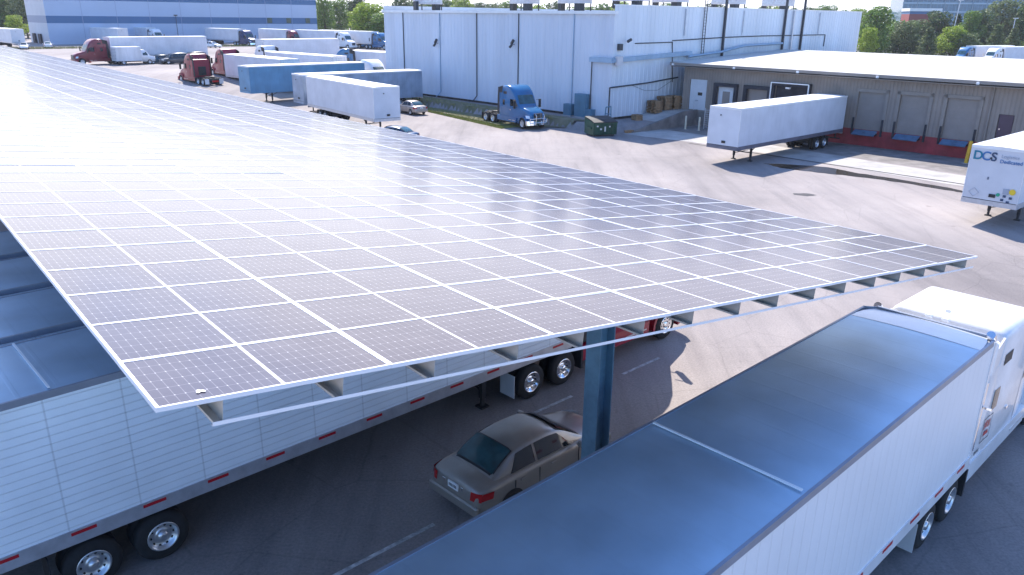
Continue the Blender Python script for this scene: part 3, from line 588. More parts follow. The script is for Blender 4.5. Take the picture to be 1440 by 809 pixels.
# ================================================================== large structure
# ------------------------------------------------------------------ solar canopy
CO = Vector((-2.60, 5.03, 7.347)); CE2 = Vector((.76143, .63840, -.11251)).normalized(); CE1 = Vector((-.64248, .76630, 0)).normalized(); CN = CE2.cross(CE1).normalized()
NC, NR, PW, PD = 8, 136, 2.001, 1.0205
canopy = thing('solar_canopy', 'long tilted steel canopy covered in solar panels over the parked trucks', 'solar canopy', (0, 0, 0))
rot = Matrix((CE2, CE1, CN)).transposed().to_euler()
def module(m, x, y, ta=0, tb=0):
    n0 = len(m.v)
    _module(m, x, y)
    for k in range(n0, len(m.v)):
        q = m.v[k]; m.v[k] = (q[0], q[1], q[2] + (q[0] - x - 1) * ta + (q[1] - y - .5) * tb)
def _module(m, x, y):
    """one framed module at local x,y: frame (mat 0), glass (mat 1)"""
    w, d, f = 1.999, 1.019, .019
    x0, x1, y0, y1 = x, x + w, y, y + d; g = .027
    m.box(x0, x1, y0, y0 + f, -.035, .004); m.box(x0, x1, y1 - f, y1, -.035, .004); m.box(x0, x0 + g, y0 + f, y1 - f, -.035, .004); m.box(x1 - g, x1, y0 + f, y1 - f, -.035, .004)
    b = len(m.f); m.add([(x0 + g, y0 + f, 0), (x1 - g, y0 + f, 0), (x1 - g, y1 - f, 0), (x0 + g, y1 - f, 0)], [(0, 1, 2, 3)], 1); m.uv[b] = 1
    m.add([(x0, y0, -.03), (x1, y0, -.03), (x1, y1, -.03), (x0, y1, -.03)], [(3, 2, 1, 0)], 2)
def set_uv(o):
    me = o.data; uv = me.uv_layers.new(name='UVMap'); q = [(0, 0), (1, 0), (1, 1), (0, 1)]
    for p in me.polygons:
        if p.material_index == 1:
            for k, li in enumerate(p.loop_indices): uv.data[li].uv = q[k]
pm = MB(); module(pm, 0, 0); P0 = pm.build('solar_panel', ['frame', 'panel', 'white'], canopy); set_uv(P0)
rnd = random.Random(3)
def panel_place(o, i, j):
    p = CO + CE2 * (i * PW + .001) + CE1 * (j * PD + .001) + CN * rnd.uniform(-.0015, .0015); o.location = p
    o.rotation_euler = (rot[0] + rnd.gauss(0, .0022), rot[1] + rnd.gauss(0, .0014), rot[2])
panel_place(P0, 0, 0); cnt = 1
near = {(i, j) for j in range(12) for i in range(NC)} | {(i, 12) for i in range(4)}
for (i, j) in sorted(near - {(0, 0)}):
    o = P0.copy(); COL.objects.link(o); o.parent = canopy; panel_place(o, i, j)
fm = MB()
for j in range(12, NR):
    for i in range(NC):
        if (i, j) not in near:
            module(fm, i * PW + .001, j * PD + .001, rnd.gauss(0, .0016), rnd.gauss(0, .0022)) #
fo = fm.build('solar_panel', ['frame', 'panel', 'white'], canopy); set_uv(fo); fo['kind'] = 'stuff'; fo.location = CO; fo.rotation_euler = rot
# C purlins running the length, two under each column of modules
cm = MB(); Lp = NR * PD
cm.box(0, .003, 0, Lp, -.19, 0); cm.box(-.075, 0, 0, Lp, -.193, -.19); cm.box(-.07, 0, 0, Lp, -.003, 0); cm.box(-.075, -.072, 0, Lp, -.19, -.17)
pur = cm.build('purlin', 'galv', canopy); first = True
for i in range(NC):
    for f in (.25, .77):
        o = pur if first else pur.copy()
        if not first: COL.objects.link(o); o.parent = canopy
        first = False
        o.location = CO + CE2 * (i + f) * PW + CE1 * .03 - CN * .04; o.rotation_euler = rot
m = MB(); m.box(.42, NC * PW - .04, 0, .004, -.25, -.216); m.box(.42, NC * PW - .04, .004, .04, -.25, -.246)
o = m.build('tie_angle', 'frame', canopy); o.location = CO + CE1 * .02; o.rotation_euler = rot
# steel frames: H column, tapered rafter
for k, u in enumerate((3.0, 12.2, 21.4, 30.6, 39.8, 49, 58.2, 67.4, 76.6, 85.8, 95, 104.2, 113.4, 122.6, 131.8)):
    c = CO + CE2 * 8.0 + CE1 * u
    m = MB(); zt = c.z - .82
    for s in (-1, 1): m.box(s * .17 - .012, s * .17 + .012, -.17, .17, .25, zt)
    m.box(-.158, .158, -.008, .008, .25, zt); m.box(-.24, .24, -.24, .24, .22, .25)
    col = m.build('column', 'galv_blue', canopy, (c.x, c.y, 0)); col.rotation_euler = (0, 0, -R(50 - 90))
    MB().cyl((0, 0, -.2), (0, 0, .22), .38, n=24).build('concrete_pier', 'concrete', col)
    m = MB(); h0, h1 = .28, .62
    for a_, b_ in ((-7.2, 0), (0, 7.2)):
        ha, hb = (h0, h1) if a_ < 0 else (h1, h0)
        m.prism([(a_, 0), (b_, 0), (b_, -hb), (a_, -ha)], 'y', -.006, .006)
        m.beam((a_, 0, -ha), (b_, 0, -hb), .2, .015, up=(0, 0, 1)); m.box(a_, b_, -.1, .1, -.006, .006)
    o = m.build('rafter', 'galv_blue', canopy); o.location = c - CN * .235; o.rotation_euler = rot

m = MB(); rb = random.Random(5)
for k in range(7):
    a_ = rb.uniform(0, 6.28); r1 = rb.uniform(0, .022); m.cyl((.12 + math.cos(a_) * r1 * 1.6, .1 + math.sin(a_) * r1, .0015 + .0003 * k), (.12 + math.cos(a_) * r1 * 1.6, .1 + math.sin(a_) * r1, .003 + .0003 * k), rb.uniform(.006, .018), n=9)
o = m.build('bird_mark', 'plainwhite', canopy); o.location = CO + CE2 * .25 + CE1 * .05 + CN * .004; o.rotation_euler = rot
# ------------------------------------------------------------------ cold-store warehouse
def wallframe(name, base, az, **k): return base
WH = thing('warehouse', 'tall windowless white metal clad warehouse with dark foundation', 'building', (WC.x, WC.y, 0), 0)
def onwall(o, az, off=.0, u=0):
    """local x runs along az, +y points into the building"""
    o.rotation_euler = (0, 0, math.pi / 2 - R(az)); d = Fv(az) * u; o.location = (d.x, d.y, 0); return o
LA, LB = 38.6, 50.8; HA, HB = 10.66, 11.25
m = MB()
a, b_ = Fv(WA) * LA, Fv(47.5) * LB
# wall A: local x along -(az) so that outward is -y
def wall_mesh(mb, p0, p1, z0, z1, rib, depth, inward):
    """vertical ribbed sheet between two plan points"""
    d = (p1 - p0); L_ = d.length; d.normalize(); n = int(L_ / rib); pts = []
    for k in range(n):
        x = k * rib
        for f, o_ in ((0, 0), (.72, 0), (.80, 1), (.92, 1)): pts.append((x + f * rib, o_))
    pts.append((L_, 0)); vs = []
    for x, o_ in pts:
        q = p0 + d * x - inward * depth * o_; vs += [(q.x, q.y, z0), (q.x, q.y, z1)]
    mb.add(vs, [(2 * i, 2 * i + 2, 2 * i + 3, 2 * i + 1) for i in range(len(pts) - 1)])
inA, inB = Fv(47.5), Fv(WA)
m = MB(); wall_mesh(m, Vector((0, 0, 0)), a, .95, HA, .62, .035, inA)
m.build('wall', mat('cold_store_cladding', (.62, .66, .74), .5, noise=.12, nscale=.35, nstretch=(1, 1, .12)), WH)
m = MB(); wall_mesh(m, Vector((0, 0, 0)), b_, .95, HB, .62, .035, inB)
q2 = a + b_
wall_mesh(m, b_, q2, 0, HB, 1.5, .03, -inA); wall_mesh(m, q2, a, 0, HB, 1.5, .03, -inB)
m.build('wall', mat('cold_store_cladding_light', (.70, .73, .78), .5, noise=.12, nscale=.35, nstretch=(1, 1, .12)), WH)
m = MB(); m.add([(0, 0, HA - .1), tuple(a + Vector((0, 0, HA - .1))), tuple(q2 + Vector((0, 0, HA - .1))), tuple(b_ + Vector((0, 0, HA - .1)))], [(3, 2, 1, 0)]); m.build('roof', 'roofing', WH)
m = MB()
for p, dr, Ln, inn in ((Vector((0, 0, 0)), Fv(WA), LA, inA), (Vector((0, 0, 0)), Fv(47.5), LB, inB)):
    n = int(Ln / 1.1)
    for k in range(n):   # broken skirting: short boards of uneven depth
        a0, a1 = k * 1.1, (k + .96) * 1.1; o_ = .05 + .06 * rnd.random(); zt = .95 - .12 * rnd.random() * (k % 3 == 0)
        q = [p + dr * a0 + inn * (.1 + o_), p + dr * a1 + inn * (.1 + o_), p + dr * a1 + inn * .5, p + dr * a0 + inn * .5]
        m.add([(v.x, v.y, -.2) for v in q] + [(v.x, v.y, zt) for v in q], [(4, 5, 6, 7), (0, 1, 5, 4), (1, 2, 6, 5), (2, 3, 7, 6), (3, 0, 4, 7)])
m.build('foundation', 'foundation', WH)
m = MB(); d = Fv(WA)
q = [(-.35, -.28), (LA + .1, -.28), (LA + .1, .12), (-.35, .12)]
qq = [d * u - inA * -v for u, v in q]; m.add([(v.x, v.y, HA - .22) for v in qq] + [(v.x, v.y, HA + .06) for v in qq], [(0, 1, 2, 3), (7, 6, 5, 4), (0, 4, 5, 1), (1, 5, 6, 2), (2, 6, 7, 3), (3, 7, 4, 0)])
m.build('gutter', 'cap', WH)
m = MB(); d = Fv(47.5)
q = [(-.05, -.08), (LB + .05, -.08), (LB + .05, .1), (-.05, .1)]
qq = [d * u + inB * v for u, v in q]; m.add([(v.x, v.y, HB - .02) for v in qq] + [(v.x, v.y, HB + .06) for v in qq], [(0, 1, 2, 3), (7, 6, 5, 4), (0, 4, 5, 1), (1, 5, 6, 2), (2, 6, 7, 3), (3, 7, 4, 0)]); m.build('parapet_cap', 'roof_metal2', WH)
def A_(u, z, off=.06): p = Fv(WA) * u - inA * off; return (p.x, p.y, z)
def B_(u, z, off=.06): p = Fv(47.5) * u - inB * off; return (p.x, p.y, z)
for u in (34.3, 26.8, 20.0, 13.1, 5.1):
    m = MB(); m.tube([A_(u, HA - .2), A_(u, 1.5), A_(u + .15, 1.1, .3), A_(u + .25, .9, .6)], .055, 8); m.build('downspout', 'palepipe' if u in (5.1, 26.8) else 'stain', WH)
for u, z in ((27.2, 7.0), (13.7, 7.3)):
    m = MB(); m.beam(A_(u, z), A_(u, z + .1, .5), .06, .06); m.bev(*[c for c in (0, 0, 0, 0, 0, 0)][:0], 0, 0, 0, 0, 0, 0) if False else None
    m.cyl(A_(u - .25, z + .45, .45), A_(u + .1, z + .1, .4), .16, n=10); m.cyl(A_(u + .35, z - .3, .45), A_(u + .1, z, .35), .13, n=10); m.build('flood_light', 'stain', WH)
m = MB(); m.beam(B_(.8, 7.5), B_(.8, 7.5, .35), .5, .6); m.cyl(B_(1.5, 8.0, .5), B_(1.9, 8.2, .6), .14, n=8); m.build('flood_light', 'stain', WH)
m = MB(); m.tube([A_(2.4, .9, .2), A_(2.4, 6.3, .2)], .06); m.build('conduit', 'stain', WH)
m = MB(); m.beam(A_(2.6, 6.3, .25), A_(-.25, 6.3, .25), .3, .45); m.beam(B_(-.25, 6.3, .25), B_(12.2, 6.75, .25), .3, .4); m.build('duct', 'palepipe', WH)
m = MB(); m.beam(B_(.1, 6.25, .42), B_(.9, 6.28, .42), .3, .85); m.build('duct_box', 'unit', WH)
m = MB(); m.tube([B_(3.2, 7.8), B_(9.1, 7.85), B_(9.6, 3.9)], .05); m.tube([B_(9.1, 8.0), B_(18.5, 8.25), B_(26, 8.35), B_(41.2, 8.4), B_(41.2, 7.0)], .055); m.build('conduit', 'stain', WH)
m = MB(); m.tube([B_(-.3, 1.2, .12), B_(-.3, 3.8, .12), B_(5.4, 4.0, .12), B_(10.4, 4.35, .12)], .07); m.build('conduit', 'stain', WH)
m = MB(); m.tube([B_(3, 3.9, .08), B_(5, 3.3, .08), B_(7.2, 3.2, .08), B_(9.6, 4.1, .08)], .015); m.build('slack_cable', 'stain', WH)
for u in (14.2, 18.0, 30.6, 32.6, 34.9):
    m = MB()
    if u == 14.2:
        for s in (-.22, .22): m.beam(B_(u + s, 6.5, .25), B_(u + s, 12.6, .25), .06, .06)
        for k in range(20): m.cyl(B_(u - .22, 6.7 + k * .3, .25), B_(u + .22, 6.7 + k * .3, .25), .018, n=6)
        m.build('roof_ladder', 'stain', WH)
    else:
        m.beam(B_(u, 6.3, .2), B_(u, 13.4 if u != 32.6 else 11.2, .2), .22 if u != 32.6 else .14, .22); m.build('steel_post', 'stain' if u != 32.6 else 'rail', WH)
for u in (11.0, 21.8, 39.2):
    m = MB(); m.tube([B_(u, HB - .2, .12), B_(u, HB - 2.8, .12)], .07); m.build('overflow_pipe', 'rail', WH)
m = MB(); m.tube([B_(11.5, 6.4, .5), B_(17, 6.75, .6), B_(22, 7.35, .5), B_(30, 7.5, .5)], .12); m.build('roof_edge_pipe', 'palepipe', WH)
m = MB()
for u0, w_, z0, z1 in ((-4.9 + 5.6, .9, 1.0, 2.3),): pass
for (u, w_, h_, off, nm) in ((5.0, 1.0, 1.2, .5, 'cabinet'), (3.3, 1.5, 2.3, .45, 'cabinet'), (2.2, .9, .9, .4, 'cabinet')):
    p = Fv(WA) * u - inA * off; o = thing('electrical_cabinet', {1.2: 'short blue grey electrical cabinet left of the taller one against the white warehouse', 2.3: 'tallest blue grey electrical cabinet against the white warehouse wall', .9: 'smallest blue grey electrical box at the foot of the warehouse corner'}[h_], 'cabinet', (WC.x + p.x, WC.y + p.y, gz(WC.x + p.x, WC.y + p.y)), 47.5, 'electrical cabinets by the warehouse corner')
    MB().bev(-w_ / 2, w_ / 2, -.3, .3, .1, h_, .03).build('cabinet_body', 'elec', o); m2 = MB(); m2.box(-w_ / 2 + .06, -.01, -.315, -.302, .2, h_ - .1); m2.box(.01, w_ / 2 - .06, -.315, -.302, .2, h_ - .1); m2.build('cabinet_door', 'elec', o); MB().box(-w_ / 2 - .08, w_ / 2 + .08, -.4, .4, -.2, .1).build('plinth', 'concrete', o)
# rooftop units
def unit(loc, az, w, d, h, label, leg=.9):
    o = thing('rooftop_unit', label, 'cooling unit', loc, az, 'cooling units on the warehouse roof')
    m = MB(); m.bev(-w / 2, w / 2, -d / 2, d / 2, leg, leg + h, .04); m.build('casing', 'unit', o)
    m = MB()
    for x in (-w / 2 + .1, w / 2 - .1):
        for y in (-d / 2 + .1, d / 2 - .1): m.box(x - .05, x + .05, y - .05, y + .05, 0, leg)
    m.box(-w / 2, w / 2, -d / 2, -d / 2 + .08, .1, .2); m.build('stand', 'stain', o)
    m = MB(); m.box(-w / 2 + .2, -.1, -d / 2 - .012, -d / 2, leg + .2, leg + h - .2); m.box(.1, w / 2 - .2, -d / 2 - .012, -d / 2, leg + .2, leg + h - .2); m.build('louvre_panel', 'rail', o)
    MB().box(-w / 2 - .4, -w / 2 - .02, -.3, .3, .0, leg + .3).build('control_box', 'stain', o); MB().box(w / 2 - 1.0, w / 2 - .2, -d / 2 + .2, 0, .02, leg).build('control_box', 'stain', o)
    for x in (-w * .25, w * .25): m = MB(); m.cyl((x, 0, leg + h), (x, 0, leg + h + .25), .5, n=16); m.build('fan_cowl', 'stain', o)
def wp(u, v, az=WA):  # plan point on the roof: u along wall A, v inward
    p = WC + Fv(WA) * u + inA * v; return (p.x, p.y, HA - .1)
unit(wp(32.5, 2.5), 47.5 - 90 + 180 - 180 + 0, 3.2, 1.8, 1.9, 'white cooling unit on dark stand nearest the far left end of the warehouse roof')
unit(wp(15.5, 3.0), 47.5, 3.0, 1.8, 1.9, 'white cooling unit on dark stand above the parked blue tractor')
unit(wp(8.0, 3.0), 47.5, 3.2, 1.8, 1.9, 'white cooling unit on dark stand just left of the warehouse corner')
for u_, l_ in ((6.5, 'first white cooling unit past the warehouse corner on the roof'), (13, 'white cooling unit on the roof beside the wall ladder'), (24, 'white cooling unit on the roof between the black wall posts and the ladder'), (35, 'farthest white cooling unit on the roof beyond the black wall posts')):
    p = WC + Fv(47.5) * u_ + inB * 3.5; unit((p.x, p.y, HB - .2), -42.5 + 90, 3.4, 2.0, 1.9, l_, .7)

# ------------------------------------------------------------------ loading-dock building
DP = Vector((32.23, 64.04, 0)); DAZ = -42.5; dd = Fv(DAZ); din = Fv(47.5)
DB = thing('dock_building', 'low tan loading dock building with white roof and a row of dock doors', 'building', (DP.x, DP.y, 0), 132.5 + 180 - 180 - 90 + 0)
# local frame: x = toward camera-right (az 137.5), y = into the building (az 47.5)
DB.rotation_euler = (0, 0, -R(47.5))
X = lambda t: -t
def DX(t): return -t
XL, XR = DX(22.4), DX(-22)
m = MB(); ZE = 5.55
def wall_holes(mb, x0, x1, z0, z1, holes, y=0.0, depth=.22, mi=0):
    """wall sheet in plane y with rectangular openings and their reveals"""
    holes = sorted(holes); xs_ = [x0] + [h for hh in holes for h in hh[:2]] + [x1]
    for k in range(0, len(xs_), 2): mb.add([(xs_[k], y, z0), (xs_[k + 1], y, z0), (xs_[k + 1], y, z1), (xs_[k], y, z1)], [(0, 1, 2, 3)], mi)
    for a_, b2, c_, d_ in holes:
        if c_ > z0: mb.add([(a_, y, z0), (b2, y, z0), (b2, y, c_), (a_, y, c_)], [(0, 1, 2, 3)], mi)
        mb.add([(a_, y, d_), (b2, y, d_), (b2, y, z1), (a_, y, z1)], [(0, 1, 2, 3)], mi)
        mb.add([(a_, y, c_), (a_, y, d_), (b2, y, d_), (b2, y, c_), (a_, y + depth, c_), (a_, y + depth, d_), (b2, y + depth, d_), (b2, y + depth, c_)], [(0, 1, 5, 4), (1, 2, 6, 5), (2, 3, 7, 6), (3, 0, 4, 7)], mi)
bays = [(DX(4.45), DX(2.15), 1.42, 4.46), (DX(.98), DX(-1.3), 1.4, 4.48), (DX(-2.62), DX(-4.95), 1.4, 4.5)]
holes = [(DX(21.6), DX(19.6), 1.5, 4.45), (DX(18.3), DX(16.35), 1.4, 3.95), (DX(15.0), DX(12.8), 1.4, 3.95), (DX(12.2), DX(9.0), 1.4, 4.5)] + bays + [(DX(-6.4), DX(-7.45), 1.5, 3.6)]
wall_holes(m, XL, XR, 1.35, ZE, holes)
m.add([(XR, 0, 0), (XR, 22, 0), (XR, 22, ZE), (XR, 0, ZE)], [(0, 1, 2, 3)]); m.add([(XL, 0, 0), (XL, 22, 0), (XL, 22, ZE), (XL, 0, ZE)], [(3, 2, 1, 0)]); m.add([(XL, 22, 0), (XR, 22, 0), (XR, 22, ZE + 1), (XL, 22, ZE + 1)], [(3, 2, 1, 0)])
m.build('wall', 'tan', DB)
m = MB(); m.box(DX(8.9), XR, -.02, .3, -.2, 1.37); m.build('dock_wall', 'redwall', DB)
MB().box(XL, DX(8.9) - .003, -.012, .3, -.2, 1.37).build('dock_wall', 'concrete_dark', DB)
m = MB(); ye = -1.0
m.add([(XL - 1.0, ye, 5.98), (XR, ye, 5.98), (XR, 21, 6.85), (XL - 1.0, 21, 6.85), (XR, 42, 6.0), (XL - 1.0, 42, 6.0)], [(0, 1, 2, 3), (3, 2, 4, 5)]); m.build('roof', 'roofing', DB)
m = MB(); m.box(XL - 1.05, XR, ye - .12, ye + .02, 5.74, 5.99); m.box(XL - 1.0, XR, ye + .02, 0, 5.58, 5.64); m.build('eave_gutter', 'tan_trim', DB)
m = MB(); m.box(XL - 1.08, XL - .98, ye, 21, 5.7, 6.02); m.build('verge_trim', 'tan_trim', DB)
for t in (23.0, 16.0, 9.6, 2.6, -4.9):
    MB().bev(DX(t) - .1, DX(t) + .1, ye - .3, ye - .12, 5.72, 5.9, .02).build('gutter_lamp', 'cap', DB)
m = MB(); m.tube([(DX(-5.75), -.1, 5.7), (DX(-5.75), -.1, 1.3)], .06); m.build('downspout', 'tan_trim', DB)
for (a_, b2, c_, d_) in bays:
    m = MB(); m.box(a_ + .02, b2 - .02, .16, .2, c_, d_ - .02)
    for k in range(1, 6): z = c_ + (d_ - c_) * k / 6; m.box(a_ + .02, b2 - .02, .15, .16, z - .012, z + .012, 1)
    m.build('dock_door', ['tan_door', 'tan_trim'], DB)
    m = MB(); m.box(a_ - .16, a_ - .01, -.14, .0, c_ - .5, c_ + .9); m.box(b2 + .01, b2 + .16, -.14, .0, c_ - .5, c_ + .9); m.build('dock_bumper', 'pad', DB)
    m = MB(); m.box(a_ - .25, a_ - .0, -.07, -.002, d_ - 3.0, d_ + .25); m.box(b2, b2 + .25, -.07, -.002, d_ - 3.0, d_ + .25); m.box(a_ - .25, b2 + .25, -.07, -.003, d_ + .003, d_ + .27); m.build('door_surround', 'tan_trim', DB)
    m = MB(); m.beam(((a_ + b2) / 2, -.12, 1.32), ((a_ + b2) / 2, -.75, .98), 1.9, .07, mi=0); m.box((a_ + b2) / 2 - .95, (a_ + b2) / 2 + .95, -.4, -.02, 1.02, 1.12, 1); m.build('dock_leveler', ['leveler', 'black'], DB)
def shelter(a_, b2, c_, d_, w=.32, white=False):
    m = MB(); m.box(a_ - w, a_, -.35, -.002, c_, d_ + w); m.box(b2, b2 + w, -.35, -.002, c_, d_ + w); m.box(a_, b2, -.35, -.003, d_, d_ + w); m.build('dock_shelter', 'pad', DB)
shelter(DX(18.3), DX(16.35), 1.4, 3.95); shelter(DX(15.0), DX(12.8), 1.4, 3.95); shelter(DX(12.2), DX(9.0), 1.4, 4.45)
m = MB(); z1, z0 = 4.72, 2.6
for p, q in (((12.45, z0), (12.45, z1)), ((12.45, z1), (8.8, z1)), ((8.8, z1), (8.8, z0))): m.beam((DX(p[0]), -.42, p[1]), (DX(q[0]), -.42, q[1]), .09, .09)
m.build('shelter_frame', 'plainwhite', DB)
MB().box(DX(10.9), DX(10.5), -.6, -.36, 4.25, 4.4).build('dock_lamp', 'lamp', DB)
d = MB().box(DX(21.55), DX(19.65), .06, .12, 1.5, 4.43).build('white_door', 'whdoor', DB); MB().box(DX(20.6), DX(20.1), .03, .058, 2.9, 3.2).build('door_sign', 'black', d)
d = MB().box(DX(18.25), DX(16.4), .06, .12, 1.4, 3.93).build('white_door', 'whdoor', DB); MB().box(DX(17.75), DX(16.95), .03, .058, 1.9, 3.5).build('door_panel', 'tan_door', d)
MB().box(DX(14.95), DX(12.85), .12, .18, 1.4, 3.93).build('dock_door', 'tan_door', DB); MB().box(DX(12.15), DX(9.05), .12, .18, 1.4, 4.48).build('dock_door', 'pad', DB)
d = MB().box(DX(-6.45), DX(-7.4), .06, .12, 1.5, 3.58).build('plum_door', 'plumdoor', DB); MB().cyl((DX(-6.6), .02, 2.5), (DX(-6.6), .06, 2.5), .05, n=8).build('door_handle', 'chrome', d)
m = MB(); m.box(DX(-6.0), DX(-8.2), -.9, -.03, 1.2, 1.37); m.box(DX(-6.1), DX(-6.2), -.9, -.8, 0, 1.2); m.box(DX(-8.1), DX(-8.2), -.9, -.8, 0, 1.2); m.build('landing', 'concrete', DB)
# ------------------------------------------------------------------ ramp, strips, puddles
def sheet(name, pts, z, m_, label=None, kind='structure'):
    mb_ = MB(); cx = sum(p[0] for p in pts) / len(pts); cy = sum(p[1] for p in pts) / len(pts)
    mb_.add([(p[0], p[1], z) for p in pts], [list(range(len(pts)))]); o = mb_.build(name, m_)
    if o.data.polygons[0].normal.z < 0: o.data.flip_normals()
    o['kind'] = kind; return o
def wob(pts, amp=.15, n=6, seed=1):
    r = random.Random(seed); out_ = []
    for i, p in enumerate(pts):
        q = pts[(i + 1) % len(pts)]
        for k in range(n): t = k / n; out_.append((p[0] + (q[0] - p[0]) * t + r.uniform(-amp, amp), p[1] + (q[1] - p[1]) * t + r.uniform(-amp, amp)))
    return out_
sheet('concrete_apron', [(9.0, 73.0), (16.4, 66.6), (28.6, 50.6), (38.5, 40.5), (40.5, 43.0), (31.5, 53.2), (19.6, 69.4), (13.2, 76.6)], .008, 'concrete_light')
sheet('shaded_dock_well', [(13.2, 76.9), (19.9, 69.5), (32.0, 53.3), (45, 39), (48, 44), (32.5, 63.8), (16.8, 80.4)], .005, 'concrete_dark')  # dark colour has the dock building's ground shadow painted into it
sheet('water', wob([(18.6, 57.4), (20.6, 57.0), (22.9, 56.1), (24.2, 53.9), (26.3, 51.6), (28.2, 49.2), (28.7, 47.3), (27.6, 48.5), (25.3, 51.2), (23.2, 52.9), (21.4, 54.0), (19.4, 55.6)], .09, 5, 4), .013, 'water')
sheet('water', wob([(17.3, 46.95), (18.2, 47.0), (18.6, 46.5), (17.9, 46.2), (17.2, 46.5)], .05, 4, 3), .012, 'iron')
for k in range(3):
    p = Vector((17.2, 64.0, 0)) + Fv(137.5) * (4 + 7 * k)
sheet('drain_channel', [(15.0, 66.7), (15.2, 66.9), (30.2, 50.1), (30.0, 49.9)], .012, 'iron')
ramp = thing('concrete_ramp', 'sloping concrete ramp climbing to the white dock door', 'ramp', (10.9, 72.9, 0))
rd = (Vector((18.3, 79.3, 0)) - Vector((10.9, 72.9, 0))); Lr = rd.length; raz = math.degrees(math.atan2(rd.x, rd.y)); ramp.rotation_euler = (0, 0, -R(raz))
m = MB(); m.prism([(0, .0), (Lr * .78, 1.35), (Lr + 1.6, 1.4), (Lr + 1.6, -.1), (0, -.1)], 'x', -3.4, .0); m.build('slope', 'concrete_light', ramp)
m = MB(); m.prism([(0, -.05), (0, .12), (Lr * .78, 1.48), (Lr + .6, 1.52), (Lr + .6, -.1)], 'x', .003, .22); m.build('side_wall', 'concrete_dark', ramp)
m = MB(); m.tube([(.1, Lr - .5, 1.4), (.1, Lr - .5, 2.4), (.1, Lr + .8, 2.4), (.1, Lr + .8, 1.4)], .03); m.build('handrail', 'rail', ramp)
wire = thing('wire_fence_panel', 'short mesh fence panel between the ramp and the white trailer', 'fence', (18.5, 76.2, 0), 137.5 - 90)
m = MB()
for k in range(12): m.cyl((k * .16, 0, .1), (k * .16, 0, 1.9), .012, n=5)
for k in range(9): m.cyl((0, 0, .2 + k * .2), (1.76, 0, .2 + k * .2), .012, n=5)
m.build('mesh', 'rail', wire); m = MB()
for x in (0, 1.76): m.cyl((x, 0, 0), (x, 0, 2), .04, n=8)
m.build('fence_post', 'rail', wire)
def bollard(label, x, y, h, c, r=.09, lean=0):
    T = thing('bollard', label, 'bollard', (x, y, 0), 0, 'bollards by the loading dock'); m = MB(); m.cyl((0, 0, -.1), (lean, 0, h), r, n=14); m.cyl((lean, 0, h), (lean, 0, h + .05), r, r * .5, n=14); m.build('post', c, T)
    MB().cyl((0, 0, -.1), (0, 0, .03), r * 2.2, n=14).build('base', 'concrete', T)
bollard('ivory bollard standing against the side of the concrete ramp', 16.6, 75.7, 1.25, 'ivory'); bollard('ivory bollard standing clear of the ramp nearer the white trailer', 17.7, 74.8, 1.25, 'ivory'); bollard('yellow bollard in front of the rightmost tan dock door', 34.3, 58.5, 1.65, 'yellow', .13, .1)

# ------------------------------------------------------------------ far left distribution building
FB = thing('distribution_building', 'huge pale blue building with darker blue bands and a few small windows', 'building', (-116.3, 202.0, 0), 0)
FB.rotation_euler = (0, 0, math.pi / 2 - R(47.5)); zb = 0
m = MB(); Lb = 74.5
for z0, z1, mi in ((-2, 7.3, 0), (7.3, 9.05, 1), (9.05, 12.8, 0), (12.8, 14.2, 1), (14.2, 18, 0)): m.add([(0, 0, z0), (Lb, 0, z0), (Lb, 0, z1), (0, 0, z1)], [(0, 1, 2, 3)], mi)
for k in range(1, 9): m.box(k * Lb / 9 - .05, k * Lb / 9 + .05, -.03, -.005, 0, 18, 2)
m.build('front_wall', ['bldg', 'bldg_band', mat('panel_joint', (.3, .35, .48), .7)], FB)
m = MB()
for z0, z1, mi in ((-2, 7.3, 0), (7.3, 9.05, 1), (9.05, 18, 0)): m.add([(0, 0, z0), (0, 20, z0), (0, 20, z1), (0, 0, z1)], [(3, 2, 1, 0)], mi)
m.build('side_wall', ['bldg_side', mat('grey_band', (.33, .35, .42), .7)], FB)
m = MB(); m.add([(Lb, 0, -2), (Lb, 20, -2), (Lb, 20, 18), (Lb, 0, 18)], [(0, 1, 2, 3)]); m.add([(0, 20, -2), (Lb, 20, -2), (Lb, 20, 18), (0, 20, 18)], [(3, 2, 1, 0)]); m.add([(0, 0, 18), (Lb, 0, 18), (Lb, 20, 18), (0, 20, 18)], [(0, 1, 2, 3)]); m.build('rear_shell', 'bldg_side', FB)
for t in (58.2, 64.3, 70.6): w = MB().box(t, t + 1.5, -.06, -.01, 7.55, 9.0).build('window', 'win', FB)
m = MB(); m.box(31.5, 31.6, -.4, -.3, 2, 9.3); m.box(31.1, 32, -.5, -.2, 9.3, 9.6); m.build('wall_lamp', 'stain', FB)
for y in (7, 13): MB().box(-.5, -.1, y, y + 2.4, 0, 4.6).build('side_door_hood', 'pad', FB)
sw = thing('screen_wall', 'low white screen wall beside the far building', 'wall', (-128.5, 203.5, 0), 60)
MB().box(-7, 7.5, -.15, .15, 1, 5.2).build('panel', 'bldg_side', sw); MB().box(7.4, 8.1, -.3, .3, 1, 5.6).build('pillar', 'stain', sw)

